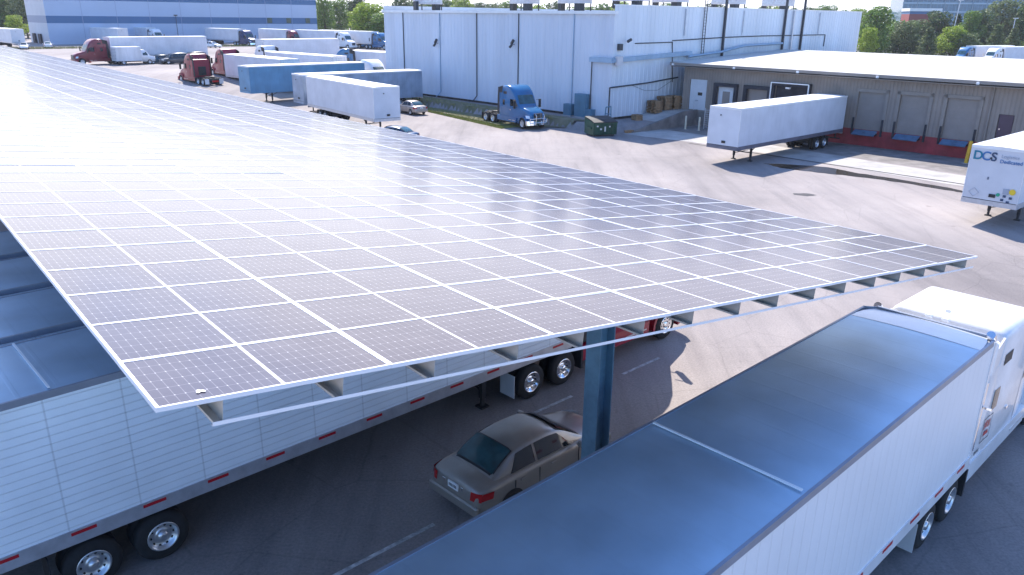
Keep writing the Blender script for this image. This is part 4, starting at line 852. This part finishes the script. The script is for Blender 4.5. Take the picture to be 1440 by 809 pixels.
# ------------------------------------------------------------------ glass office and low red block, far right
GB = thing('glass_office', 'long blue glass office block behind the trees', 'building', (186, 395, 0), 0); GB.rotation_euler = (0, 0, R(-14))
m = MB(); m.box(0, 215, 0, 30, 0, 34); m.build('curtain_wall', 'curtain', GB)
m = MB()
for k in range(9): m.box(-.2, 215.2, -.3, -.01, 3 + k * 3.8, 3.7 + k * 3.8)
m.build('floor_band', mat('spandrel', (.30, .42, .50), .4), GB)
m = MB()
for k in range(36): m.box(k * 6, k * 6 + .35, -.45, -.3, 0, 34)
m.build('mullion', mat('mullion_paint', (.16, .26, .33), .4), GB)
RB = thing('low_red_building', 'low red building with pale parapet in front of the glass office', 'building', (150, 312, 0), 12); MB().box(0, 11, 0, 12, 0, 12.9).build('wall', 'brick', RB); MB().box(-.2, 11.2, -.2, 12.2, 13.9, 15.0).build('parapet', 'cap', RB); MB().box(0, 11, 0, 12, 12.9, 13.9).build('clerestory', 'bldg_band', RB)

# ------------------------------------------------------------------ trees
def leafcloud(m, blobs, n, size, r_, flat=1.0):
    for _ in range(n):
        c, rad = blobs[r_.randrange(len(blobs))] if True else None
        while True:
            v = Vector((r_.uniform(-1, 1), r_.uniform(-1, 1), r_.uniform(-1, 1)))
            if .25 < v.length < 1: break
        v = v.normalized() * (v.length ** .5)
        p = Vector(c) + Vector((v.x * rad[0], v.y * rad[1], v.z * rad[2]))
        s_ = size * r_.uniform(.6, 1.3); a_ = Vector((r_.gauss(0, 1), r_.gauss(0, 1), r_.gauss(0, .6))).normalized(); b2 = a_.cross(Vector((r_.gauss(0, 1), r_.gauss(0, 1), r_.gauss(0, 1)))).normalized()
        m.add([p - a_ * s_ * .5, p + b2 * s_ * .32, p + a_ * s_ * .5, p - b2 * s_ * .32], [(0, 1, 2, 3)])
def tree_proto(kind, seed, leaf, conifer=False):
    """unit-ish tree: 12 m tall, crown radius about 4.5 m"""
    r_ = random.Random(seed); T = thing('tree' if not conifer else 'conifer_tree', '', 'tree', (0, -400, 0), 0)
    tr = MB(); lf = MB()
    if conifer:
        tr.cyl((0, 0, 0), (0, 0, 11.6), .26, .05, n=8)
        for k in range(26):
            z = 1.4 + k * .39; rad = (1 - (z / 12.4)) * 3.6 * r_.uniform(.75, 1.15)
            for q in range(6):
                a_ = r_.uniform(0, 6.28); tip = Vector((math.cos(a_) * rad, math.sin(a_) * rad, z - .25))
                if k % 3 == 0 and q < 3: tr.cyl((0, 0, z), tip, .05, .015, n=4)
                for s_ in (.45, .75, 1.0): leafcloud(lf, [(tip * s_ + Vector((0, 0, z * (1 - s_))) * 1.0 if False else Vector((tip.x * s_, tip.y * s_, z - .25 * s_)), (.55, .55, .3))], 7, .55, r_)
    else:
        th = 2.3; tr.cyl((0, 0, 0), (.1, 0, th), .30, .2, n=8); tr.cyl((.1, 0, th), (0, 0, 8.5), .2, .05, n=6); blobs = []
        nb = 24
        for k in range(nb):
            a_ = k * 2.399 + r_.uniform(-.3, .3); h = th + .5 + (k / nb) * 7.6 + r_.uniform(-.4, .4); rr = 3.2 * math.sin(math.pi * min(1, .30 + .62 * (h - th) / 8.6)) * r_.uniform(.4, 1.1)
            c = Vector((math.cos(a_) * rr, math.sin(a_) * rr, h)); tr.cyl((.1, 0, th * r_.uniform(.6, 1)), c, .1, .03, n=5)
            blobs.append((c, (r_.uniform(1.1, 1.9), r_.uniform(1.1, 1.9), r_.uniform(.8, 1.3))))
        leafcloud(lf, blobs, 5600, .46, r_)
    tr.build('trunk', 'bark', T); lf.build('crown', LEAF[leaf], T); return T
PROT = {('bright', 0): tree_proto('b', 1, 'bright'), ('mid', 0): tree_proto('b', 2, 'mid'), ('mid', 1): tree_proto('b', 3, 'mid'), ('dark', 0): tree_proto('b', 4, 'dark'), ('grey', 0): tree_proto('b', 5, 'grey'),
        ('pine', 0): tree_proto('b', 6, 'grey', True), ('pine', 1): tree_proto('b', 8, 'dark', True)}
used = set()
def tree(key, x, y, h, w, label, rz=0, group='trees beyond the yard'):
    p = PROT[key]; loc = (x, y, gz(x, y) - .1)
    if key in used: o = dup(p, loc, rz, label, group)
    else: o = p; used.add(key); o.location = loc; o['label'] = label; o['group'] = group; o.rotation_euler = (0, 0, -R(rz))
    o.scale = (w / 4.6, w / 4.6, h / 12.0)
def at(px, F):  # plan position at camera depth F on the bearing of a picture column (offline layout helper kept as numbers)
    y = (F - 0) / .9436; return ((px - 720) / 1084.7 * F, y)
TREES = [  # bearing x/F, depth, kind, height, crown radius, label
    (('bright', 0), -.192, 205, 12.2, 6.6, 'bright yellow green tree left of the white warehouse'), (('mid', 0), -.172, 200, 9.5, 5.2, 'leafy green tree touching the left edge of the white warehouse'),
    (('mid', 1), -.247, 245, 15, 4.0, 'slim green tree just right of the pale blue building'), (('mid', 0), -.228, 262, 14.5, 4.6, 'green tree between the slim tree and the yellow green tree'), (('dark', 0), -.205, 275, 16, 6, 'dark tree behind the yellow green tree'),
    (('dark', 0), -.145, 300, 15.5, 7.5, 'dark tree rising over the left end of the warehouse roof'), (('mid', 1), -.26, 300, 15, 6, 'hazy tree hugging the right end of the pale blue building'),
    (('mid', 0), -.655, 236, 14.5, 4.6, 'leafy green tree at the far left edge'), (('grey', 0), -.638, 232, 14.5, 4.8, 'grey green tree second from the far left edge'), (('dark', 0), -.630, 240, 16, 4.2, 'dark tall tree beside the white end of the blue building'), (('bright', 0), -.652, 218, 7.5, 3.6, 'small bright green tree behind the low white screen wall'), (('mid', 1), -.668, 236, 15, 5, 'green tree cut by the left edge of the view'),
    (('mid', 0), .470, 205, 15.6, 5.4, 'bright leafy tree beside the right end of the white warehouse'), (('bright', 0), .462, 196, 8.8, 3.2, 'small bright bush tree at the right end of the warehouse'), (('grey', 0), .508, 215, 11.5, 6.0, 'spreading grey green tree right of the warehouse'),
    (('pine', 0), .540, 205, 8.6, 4.6, 'young conifer left of the bright yellow green tree at right'), (('dark', 0), .548, 245, 14.5, 6.5, 'dark tree behind the young conifer at right'), (('bright', 0), .572, 205, 9.4, 5.2, 'bright yellow green tree among the conifers at right'),
    (('grey', 0), .590, 203, 7.6, 4.2, 'low grey green tree beside the bright one at right'), (('dark', 0), .600, 240, 14.0, 6.2, 'round dark tree with lit top at right'), (('mid', 0), .592, 236, 14.4, 4.2, 'mid green tree behind the yellow green one at right'), (('pine', 0), .628, 205, 9.6, 4.6, 'conifer standing in front of the round dark tree'),
    (('grey', 0), .630, 255, 18.5, 7.5, 'tall pale grey green tree at right'), (('pine', 0), .650, 204, 8.8, 4.2, 'conifer beside the pale light pole at right'), (('dark', 0), .668, 245, 17.0, 7.5, 'large dark tree at the right edge'), (('grey', 0), .667, 262, 20, 7, 'pale tree behind the dark one at the right edge'), (('pine', 1), .573, 250, 13.5, 5, 'dark conifer in the middle of the right tree belt'),
    (('pine', 1), .655, 225, 11, 5, 'dark conifer low at the right edge'), (('grey', 0), .522, 250, 12, 6, 'grey tree in the gap below the red block'), (('pine', 1), .61, 208, 6.5, 4, 'small dark conifer in the right hedge line'), (('mid', 1), .695, 215, 11, 6, 'green tree beyond the right edge'),
]
for i, (key, t, F, h, w, lb) in enumerate(TREES): tree(key, t * F, F / .9436, h, w, lb, rz=i * 77)
# the wooded skyline seen over the warehouse roof
kk = 0
for t in [-.135 + .0205 * k for k in range(33)]:
    key = [('mid', 0), ('dark', 0), ('mid', 1), ('grey', 0), ('bright', 0)][(kk * 7 + 3) % 5]; F = 330 + 70 * ((kk * 37) % 10) / 10
    h = (10.085 + 17 / 1084.7 * F + 4 * ((kk * 53) % 10) / 10)
    if .45 < t: break
    o_t = (t + .004) * F
    tree(key, o_t, F / .9436, h, 7.2, 'distant woodland tree seen over the warehouse roof', rz=kk * 61, group='woodland skyline behind the warehouse'); kk += 1
# low shrubs hiding the ground line of the right tree belt
hd = MB(); r_ = random.Random(9)
for k in range(46):
    t = .462 + k * .0052; F = 214 + 14 * r_.random(); leafcloud(hd, [((t * F, F / .9436, 2.4), (2.8, 2.8, 3.2))], 260, .7, r_)
o = hd.build('undergrowth', LEAF['dark']); o['kind'] = 'stuff'; o['label'] = 'dark undergrowth along the foot of the right tree belt'
hd = MB()
for k in range(40):
    t = -.275 + k * .0205; F = 395 + 14 * r_.random(); leafcloud(hd, [((t * F, F / .9436, 7.5), (6.5, 4, 8.5))], 420, 1.5, r_)
for k in range(16):
    t = -.72 + k * .0075; F = 262 + 10 * r_.random(); leafcloud(hd, [((t * F, F / .9436, 6.0), (5.0, 4, 7.0))], 200, 1.2, r_)
for k in range(34):
    t = .44 + k * .0082; F = 285 + 10 * r_.random(); leafcloud(hd, [((t * F, F / .9436, 5.0), (5.0, 4, 6.0 if .50 > t or t > .6 else 3.5))], 220, 1.2, r_)
o = hd.build('far_wood', LEAF['mid']); o['kind'] = 'stuff'; o['label'] = 'continuous dark wood behind the individual trees'
# verge grass
def blades(name, quad, n, h, seed, label, z_=None, mt='grass'):
    r_ = random.Random(seed); m = MB(); A0, B0, C0, D0 = [Vector((*p, 0)) for p in quad]
    for _ in range(n):
        u, v = r_.random(), r_.random() ** 1.3; p = (A0 * (1 - u) + B0 * u) * (1 - v) + (D0 * (1 - u) + C0 * u) * v; z = gz(p.x, p.y); hh = h * r_.uniform(.4, 1.3); a_ = r_.uniform(0, 6.28); dx, dy = math.cos(a_) * .05, math.sin(a_) * .05
        m.add([(p.x - dx, p.y - dy, z - .01), (p.x + dx, p.y + dy, z - .01), (p.x + r_.gauss(0, .05), p.y + r_.gauss(0, .05), z + hh)], [(0, 1, 2)])
    o = m.build(name, mt); o['kind'] = 'stuff'; o['label'] = label
def strip(name, quad, mt, dz, nu=30, nv=4):
    A0, B0, C0, D0 = [Vector((*p, 0)) for p in quad]; m = MB()
    def P(u, v):
        p = (A0 * (1 - u) + B0 * u) * (1 - v) + (D0 * (1 - u) + C0 * u) * v; return (p.x, p.y, gz(p.x, p.y) + dz)
    m.patch(P, nu, nv); o = m.build(name, mt)
    if o.data.polygons[0].normal.z < 0: o.data.flip_normals()
    o['kind'] = 'structure'
vg = [(-13.5, 94.5), (0.2, 72.6), (9.0, 74.5), (-15.5, 103.5)]
strip('verge', [(-16, 98), (-1.4, 76.6), (7.6, 74.8), (-16.5, 103.3)], 'soil', .09, 120, 20)
blades('grass', [(-16.5, 99), (-.8, 75.2), (5.2, 77.6), (-15, 101.6)], 9000, .16, 3, 'sparse yellowed grass along the foot of the warehouse')
strip('verge', [(-12.9, 92.6), (-1.3, 74.4), (.1, 75.3), (-12.0, 94.6)], 'soil_dry', .012, 40, 3)
blades('grass', [(-13.3, 93.0), (-1.2, 74.5), (.5, 76.0), (-12.2, 95.4)], 12000, .13, 5, 'sunlit yellow grass strip at the yard edge', mt='grass_dry')
blades('grass', [(-112, 172), (-60, 212), (-61, 215), (-113, 177)], 5000, .5, 6, 'green verge below the far pale blue building')
# light poles
for i, (x, y, h, lb) in enumerate(((118.5, 221, 15.6, 'pale leaning light pole in front of the right tree belt'), (132.5, 217, 11.2, 'shorter pale light pole near the right edge'))):
    T = thing('light_pole', lb, 'light pole', (x, y, 0), 0, 'light poles in the far car park'); MB().cyl((0, 0, 0), (.8 if i == 0 else 0, 0, h), .16, .09, n=8).build('pole', 'rail', T); MB().box(.4 if i == 0 else -.4, 1.5 if i == 0 else .7, -.25, .25, h, h + .18).build('lamp_head', 'rail', T)

# ================================================================== vehicles and objects
# foreground right: trailer and white tractor
AZ0 = 46.47; f0, r0 = Fv(AZ0), Rv(AZ0)
FG = Vector((8.87, 15.25, 0)) - f0 * 16.15
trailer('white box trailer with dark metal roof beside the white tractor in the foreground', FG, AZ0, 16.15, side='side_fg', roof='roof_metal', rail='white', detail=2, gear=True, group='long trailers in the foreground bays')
wt = tractor('white semi tractor with tall exhaust stacks coupled to the foreground trailer', FG + f0 * 13.33, AZ0, 'white', stack=True, emblem=True, group='semi tractors in the foreground bays', dark_back=False)
for o in [c for c in COL.objects if c.parent == wt]:      # long sleeper: everything ahead of it moves forward
    if o.name.startswith('steer_wheel'): o.location.y += 1.15
    elif not o.name.startswith(('drive_wheel', 'side_emblem', 'unit_number', 'sleeper_window', 'upper_sleeper_window')):
        for v in o.data.vertices:
            if v.co.y > 4.5: v.co.y += 1.15
# left bay: fluted trailer and red tractor, then three more beyond
LT = Vector((.135, 18.915, 0)) - r0 * 1.3 - f0 * 13.95
tl = trailer('silver fluted trailer with red reflectors, nearest under the left of the canopy', LT, AZ0, 16.15, side='side_left', roof='roof_metal', rail='rail', detail=2, line_dist=3.2, tandem=3.95, group='long trailers in the foreground bays')
tractor('red semi tractor under the solar canopy coupled to the fluted trailer', Vector((.59, 19.37, 0)) - r0 * 1.25 - f0 * 1.0, AZ0, 'red', group='semi tractors in the foreground bays', rim='chrome')
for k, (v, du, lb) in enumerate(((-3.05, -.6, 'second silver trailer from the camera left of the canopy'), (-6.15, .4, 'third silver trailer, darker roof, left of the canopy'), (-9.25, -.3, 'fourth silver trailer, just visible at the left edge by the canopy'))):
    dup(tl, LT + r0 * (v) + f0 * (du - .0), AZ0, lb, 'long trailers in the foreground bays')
# parked sedan
sedan('beige silver sedan parked under the solar canopy beside the steel column', Vector((-1.2, 13.95, 0)), 45.5, 'silver', glass='glass_teal', group='cars parked in the yard')
# parking lines
for (x, y, az_, ln) in ((-5.6, 9.9, 47, 5.5), (-.9, 18.3 - 1.2, 47, 3.6), (3.35, 21.0, 47, 1.8)):
    f_, q_ = Fv(az_), Rv(az_); p = Vector((x, y, 0)); sheet('road_marking', [(p - q_ * .05)[:2], (p + f_ * ln - q_ * .05)[:2], (p + f_ * ln + q_ * .05)[:2], (p + q_ * .05)[:2]], .006, 'paintline')

# yard trailers
t0 = trailer('white trailer with its nose toward the camera standing clear in the yard', (-11.35 - 15.2 * Fv(143.5).x, 70.28 - 15.2 * Fv(143.5).y, 0), 143.5, 15.2, group='box trailers parked in the yard')
trailer('pale blue trailer crossing behind the dull grey one', (-19.9, 102.1, gz(-19.9, 102.1)), 225, 15.6, side='side_blue', front='side_blue', rail='side_blue')
trailer('long dull grey trailer with dented stained nose behind the white one', (-11.6, 93.9, 0), 230, 14.9, side='side_grey', front='side_grey', rail='side_grey')
dk = trailer('white trailer backed onto the loading dock with puddles beside it', Vector((15.25, 56.85, 0)) + Fv(47.5) * 16.3, 227.5, 16.3, rail='darkrail', group='box trailers at the loading dock')
f_ = Fv(228)
dcs = trailer('white trailer with the large DCS lettering on its nose', Vector((24.67, 39.34, 0)) - f_ * 16.15, 228, 16.15, group='box trailers at the loading dock')
def text(s_, size, loc, mt, parent, name='lettering', bold=.0, ext=.004):
    c = bpy.data.curves.new('lettering', 'FONT'); c.body = s_; c.size = size; c.extrude = ext; c.offset = bold; o = bpy.data.objects.new('lettering', c); COL.objects.link(o)
    dg = bpy.context.evaluated_depsgraph_get(); me = bpy.data.meshes.new_from_object(o.evaluated_get(dg)); bpy.data.objects.remove(o)
    q = bpy.data.objects.new(name, me); COL.objects.link(q); me.materials.clear(); me.materials.append(mt if not isinstance(mt, str) else MT[mt]); q.parent = parent; q.location = loc; q.rotation_euler = (R(90), 0, R(180)); return q
inkT = mat('teal_lettering', (.0, .18, .28), .4); inkD = mat('dark_blue_lettering', (.03, .06, .13), .4); inkB = mat('blue_lettering', (.05, .16, .38), .4); grn = mat('green_sticker', (.02, .36, .2), .4); yel = mat('yellow_sticker', (.8, .55, .03), .4); gry = mat('grey_ink', (.35, .38, .45), .5)
yF = 16.15 + .035
text('D', .62, (1.16, yF, 3.42), inkT, dcs, bold=.012); text('C', .62, (.76, yF, 3.42), inkB, dcs, bold=.012); text('S', .62, (.32, yF, 3.42), inkD, dcs, bold=.012)
text('Dedicated', .25, (-.12, yF, 3.36), inkB, dcs, bold=.004); text('Logistics', .24, (-.14, yF, 3.62), gry, dcs); text('8', .2, (.3, yF, 2.45), inkD, dcs)
m = MB()
for a_, b2 in (((.78, 1.95), (1.02, 1.72)), ((1.02, 1.72), (.78, 1.49)), ((.78, 1.49), (.54, 1.72)), ((.54, 1.72), (.78, 1.95))): m.beam((a_[0], yF, a_[1]), (b2[0], yF, b2[1]), .01, .02, up=(0, 1, 0))
m.build('placard_outline', gry, dcs)
MB().cyl((-.36, yF - .005, 1.75), (-.36, yF + .006, 1.75), .09, n=14).build('round_sticker', grn, dcs)
MB().cyl((-.98, yF - .005, 1.98), (-.98, yF + .006, 1.98), .15, n=16).build('yellow_sticker', yel, dcs)
MB().box(-.82, -.55, yF - .006, yF + .004, 1.82, 2.1).build('grey_sticker', gry, dcs)
for (x, z) in ((-.66, 1.72), (-.95, 1.66), (-.58, 1.52), (-.85, 1.44)): MB().box(x - .07, x + .07, yF - .006, yF + .004, z - .06, z + .06).build('small_sticker', inkD, dcs)
def put(px_loc, az_, ln, lb, **k):
    x, y = px_loc; return trailer(lb, (x, y, gz(x, y)), az_, ln, gear=k.pop('gear', False), **k)
def put_rig(rear, az_, ln, lb_t, lb_c, col, **k):
    t = dup(BASE[ln], (rear[0], rear[1], gz(*rear)), az_, lb_t, 'box trailers parked in the yard') if lb_t else None
    if col:
        p = Vector((rear[0], rear[1], 0)) + Fv(az_) * (ln - 2.82); p.z = gz(p.x, p.y); rig(lb_c, p, az_, col)
BASE = {}
RIG = {}
def rig(lb, p, az_, col, group='semi tractors standing in the yard'):
    if col in RIG: return dup(RIG[col], p, az_, lb, group)
    RIG[col] = tractor(lb, p, az_, col, group=group); return RIG[col]
BASE[16.15] = trailer('white trailer with lavender side behind the two red tractors', (-28.2, 100.6, gz(-28.2, 100.6)), -44, 16.15, gear=False)
p = Vector((-28.2, 100.6, 0)) + Fv(-44) * 13.33; p.z = gz(p.x, p.y); rig('dark red tractor coupled to the trailer just behind the lone red one', p, -44, 'red')
BASE[13.7] = trailer('shorter white trailer angled in the middle of the crowded yard', (-40.2, 127.1, gz(-40.2, 127.1)), 45, 13.7, gear=False)
put_rig((-23.6, 107.6), -48, 16.15, 'white trailer with grey rear doors behind the pale blue trailer', 'white tractor half hidden behind the grey door trailer', 'white')
put_rig((-13.5, 117.5), -50, 16.15, 'white trailer reaching the left end of the warehouse', None, None)
rig('bright blue tractor turned left beside the warehouse end trailer', Vector((-22.0, 127.0, gz(-22, 127))), -100, 'blue')
put_rig((-54.4, 140.9), 222, 13.7 if False else 16.15, 'white trailer behind the cube van pulled by a maroon tractor', 'maroon sleeper tractor beside the cube van', 'maroon')
rig('lone red bobtail tractor facing away next to the canopy edge', Vector((-38.9, 103.4, gz(-38.9, 103.4))), -47, 'red')
rig('white bobtail tractor peeping out behind the pale blue trailer', Vector((-22.5, 108.5, gz(-22.5, 108.5))), 130, 'white')
put_rig((-83.3, 221.1), 130, 16.15, 'white trailer along the far verge pulled by a navy tractor', 'navy tractor glinting in the sun', 'navy')
put_rig((-109.8, 210.5), 128, 16.15, 'leftmost white trailer against the pale blue building', None, None)
put_rig((-106.4, 221.5), 128, 13.7, 'white trailer second along the pale blue building', 'white tractor seen over the roof of the long white trailer', 'white')
put_rig((-68.6, 220.3), 133, 13.7, 'white trailer below the three small windows', 'maroon tractor below the three small windows', 'maroon')
put_rig((-56.5, 211.2), 128, 16.15, 'white trailer in the far row pulled by a white tractor', 'white tractor in the far row left of the blue ones', 'white')
put_rig((-50.5, 212.5), 128, 16.15, 'white trailer mostly hidden in the far row', 'blue tractor in the far row between a white and a blue one', 'blue')
put_rig((-45.4, 208.3), 128, 13.7, 'last white trailer of the far row beside the yellow green tree', 'rightmost blue tractor of the far row beside the yellow green tree', 'blue')
put_rig((-120.7, 189.2), 135, 16.15, 'white trailer cut by the left edge of the view', None, None)
put_rig((115, 266), 157, 16.15, 'white trailer behind the dock roof next to the warehouse end', None, None)
put_rig((123.3, 201.9), 240, 16.15, 'white trailer behind the dock roof with a blue tractor', 'blue tractor peeping over the dock building roof', 'blue')
put_rig((127.0, 196.5), 240, 16.15, 'nearer white trailer behind the dock roof with a white tractor', 'white tractor peeping over the dock building roof', 'white')
rig('red tractor roof at the far right edge behind the dock roof', Vector((150, 226, 0)), 60, 'red')
rig('bright blue bobtail tractor with chrome bumper guard parked along the warehouse wall', Vector((-2.45, 81.1, 0)), 145, 'blue')
bt = [o for o in COL.objects if o.get('label', '').startswith('bright blue bobtail')][0]
m = MB()
for s in (-.45, .45): m.tube([(s, 8.5, .45), (s, 8.62, 1.3), (s, 8.45, 1.45)], .035)
m.tube([(-1.0, 8.35, .62), (-.6, 8.58, .66), (.6, 8.58, .66), (1.0, 8.35, .62)], .035); m.tube([(-1.0, 8.35, 1.0), (-.6, 8.58, 1.04), (.6, 8.58, 1.04), (1.0, 8.35, 1.0)], .035); m.tube([(-1.0, 8.35, .62), (-1.0, 8.35, 1.0)], .035); m.tube([(1.0, 8.35, .62), (1.0, 8.35, 1.0)], .035)
m.build('bumper_guard', 'chrome', bt)
# cars
sedan('champagne sedan beside the stained grey trailer near the warehouse', (-9.9, 84.2, 0), -38, 'silver2')
c1 = sedan('dark blue sedan with pale roof glare at the canopy edge', (-8.1, 64.2, 0), -65, 'skyblue')
w1 = sedan('white car at the far left, nearer the screen wall', (-108.5, 178.2, gz(-108, 178)), 150, 'white')
dup(w1, (-104.6, 180.6, gz(-104, 180)), -30, 'white car at the far left, beside the corner of the pale blue building')
dup(w1, (-75.5, 196.6, gz(-75, 196)), 110, 'white car under the trailer pulled by the navy tractor')
sedan('dark teal car half hidden between the cube van and the charcoal vehicle', Vector((-58.2, 131.4, 2.2)) + Fv(42) * 2.2, 222, 'teal')
s1 = sedan('charcoal sport utility vehicle right of the cube van', Vector((-55.6, 131.2, 2.2)) + Fv(42) * 2.3, 222, 'charcoal', kind='suv')
dup(s1, Vector((-54.4, 135.6, 2.2)) + Fv(42) * 2.3, 222, 'dark vehicle hidden behind the charcoal one')
van('white cube van in front of the long white trailer', tuple(Vector((-61.0, 128.4, 2.2)) - Fv(42) * 3.0), 42)

# dumpster
D = thing('dumpster', 'green steel dumpster with black lids and paper labels by the warehouse corner', 'dumpster', (7.9, 71.2, 0), 128)
D.rotation_euler = (0, 0, R(22)); D.scale = (.88, .88, .88)
m = MB(); m.prism([(-1.0, .15), (1.0, .15), (1.05, 1.75), (-1.05, 1.35)], 'x', -1.35, 1.35)
m.build('bin', 'green', D)
m = MB()
for k in range(6): x = -1.2 + k * .48; m.box(x - .04, x + .04, -1.1, -1.02, .2, 1.32)
m.box(-1.4, 1.4, -1.12, -1.0, 1.28, 1.36); m.box(-1.46, -1.36, -.6, .6, .7, .9); m.box(1.36, 1.46, -.6, .6, .7, .9); m.build('stiffener', 'green', D)
for s in (-1, 1):
    m = MB(); x0, x1 = sorted((s * .02, s * 1.36)); m.prism([(-1.1, 1.38), (1.05, 1.78), (1.05, 1.84), (-.2, 1.66), (-1.1, 1.44)], 'x', x0, x1); m.build('lid', 'black', D)
for x, z, w_, h_ in ((-.95, 1.05, .18, .14), (-.55, .75, .2, .16), (-.08, .75, .16, .5), (.45, .98, .16, .14)): MB().box(x - w_ / 2, x + w_ / 2, -1.14, -1.125, z - h_ / 2, z + h_ / 2).build('paper_label', 'litter', D)
for x in (-1.1, 1.1):
    for y in (-.8, .8): wheel('caster', D, x, y, .09, .09, .06, 1, holes=2, concave=False)
# pallets
def pallets(loc, az_, n, lb):
    for k in range(n):
        T = thing('pallet', lb[k] if isinstance(lb, list) else lb, 'pallet', (loc[0] + rnd.uniform(-.06, .06), loc[1] + rnd.uniform(-.06, .06), loc[2] + k * .145), az_ + rnd.uniform(-5, 5), 'wooden pallets stacked on the ramp')
        m = MB()
        for q in range(7): m.box(-.6, .6, -.5 + q * .155, -.5 + q * .155 + .1, .12, .14)
        for q in range(3): m.box(-.6, .6, -.5 + q * .45, -.4 + q * .45, 0, .018)
        m.build('deck_boards', 'wood', T)
        m = MB()
        for x in (-.58, -.04, .5): m.box(x, x + .08, -.5, .5, .02, .12)
        m.build('stringers', 'wood', T)
rf_ = Fv(raz); rr_ = Rv(raz); base = Vector((10.9, 72.9, 0))
def onramp(u, v): p = base + rf_ * u + rr_ * v; return (p.x, p.y, min(1.37, max(0, u) * 1.35 / (Lr * .78)) + .01)
for i, (u, v, n) in enumerate(((6.6, -2.7, 8), (8.1, -2.7, 9), (9.5, -2.6, 9))):
    pallets(onramp(u, v), raz + 3, n, ['wooden pallet at %s of the %s pallet stack on the ramp' % ((['the bottom', 'second level', 'third level', 'fourth level', 'fifth level', 'sixth level', 'seventh level', 'eighth level', 'ninth level'][k]) if k < n - 1 else 'the very top', ['front', 'middle', 'rear'][i]) for k in range(n)])
def crate(lb, loc, az_):
    T = thing('wooden_crate', lb, 'crate', loc, az_); m = MB()
    for q in range(4): m.box(-.5, .5, -.36, -.33, q * .15, q * .15 + .11); m.box(-.5, .5, .33, .36, q * .15, q * .15 + .11)
    for q in range(4): m.box(-.5, -.47, -.33, .33, q * .15, q * .15 + .11); m.box(.47, .5, -.33, .33, q * .15, q * .15 + .11)
    m.box(-.46, .46, -.32, .32, .02, .5); m.build('slats', 'wood', T); m = MB()
    for q in range(5): m.box(-.5, .5, -.36 + q * .15, -.25 + q * .15, .57, .6)
    m.build('lid', 'wood', T)
crate('small wooden crate standing low on the concrete ramp', onramp(3.4, -2.2), raz + 20)
TP = thing('timber_stack', 'flat stack of timber boards behind the green dumpster', 'timber', (10.3, 73.4, .0), 60)
m = MB()
for q in range(8): m.box(-.9 + rnd.uniform(-.08, .08), .9 + rnd.uniform(-.08, .08), -.5 + (q % 4) * .26, -.28 + (q % 4) * .26, .0 + (q // 4) * .13, .12 + (q // 4) * .13)
m.build('boards', 'wood', TP)
# A-frame ladder-like hose rack at the wall
HR = thing('hose_rack', 'small blue grey tubular rack against the warehouse wall behind the dumpster', 'rack', (8.9, 74.7, gz(8.9, 74.7)), 137.5 - 90); m = MB(); m.tube([(-.4, 0, 0), (-.25, 0, 1.5), (.35, 0, 1.6), (.45, 0, 0)], .05); m.tube([(-.3, 0, .9), (.4, 0, .9)], .04); m.build('frame', 'elec', HR)
# traffic cone by the maroon tractor
CN_ = thing('traffic_cone', 'small red and white cone ahead of the maroon tractor', 'traffic cone', (-69.8, 131.6, gz(-69.8, 131.6)), 0); m = MB(); m.box(-.25, .25, -.25, .25, 0, .04); m.cyl((0, 0, .04), (0, 0, 1.0), .2, .04, n=12); m.build('cone', 'redlamp', CN_); m = MB(); m.cyl((0, 0, .45), (0, 0, .68), .128, .095, n=12); m.build('band', 'plainwhite', CN_)

hm = bpy.data.materials.new('haze_air'); hm.use_nodes = True; hn = hm.node_tree; hn.nodes.remove(hn.nodes['Principled BSDF'])
pv = hn.nodes.new('ShaderNodeVolumePrincipled'); pv.inputs['Color'].default_value = (.86, .9, 1, 1); pv.inputs['Density'].default_value = .00015; pv.inputs['Anisotropy'].default_value = .3
hn.links.new(pv.outputs[0], hn.nodes['Material Output'].inputs['Volume'])
hz_o = MB().box(-900, 900, -300, 900, -1.5, 40).build('haze', hm); hz_o['kind'] = 'stuff'; hz_o['label'] = 'thin bright summer haze over the yard'
SC.render.engine = 'CYCLES'; SC.cycles.max_bounces = 6; SC.cycles.use_denoising = True
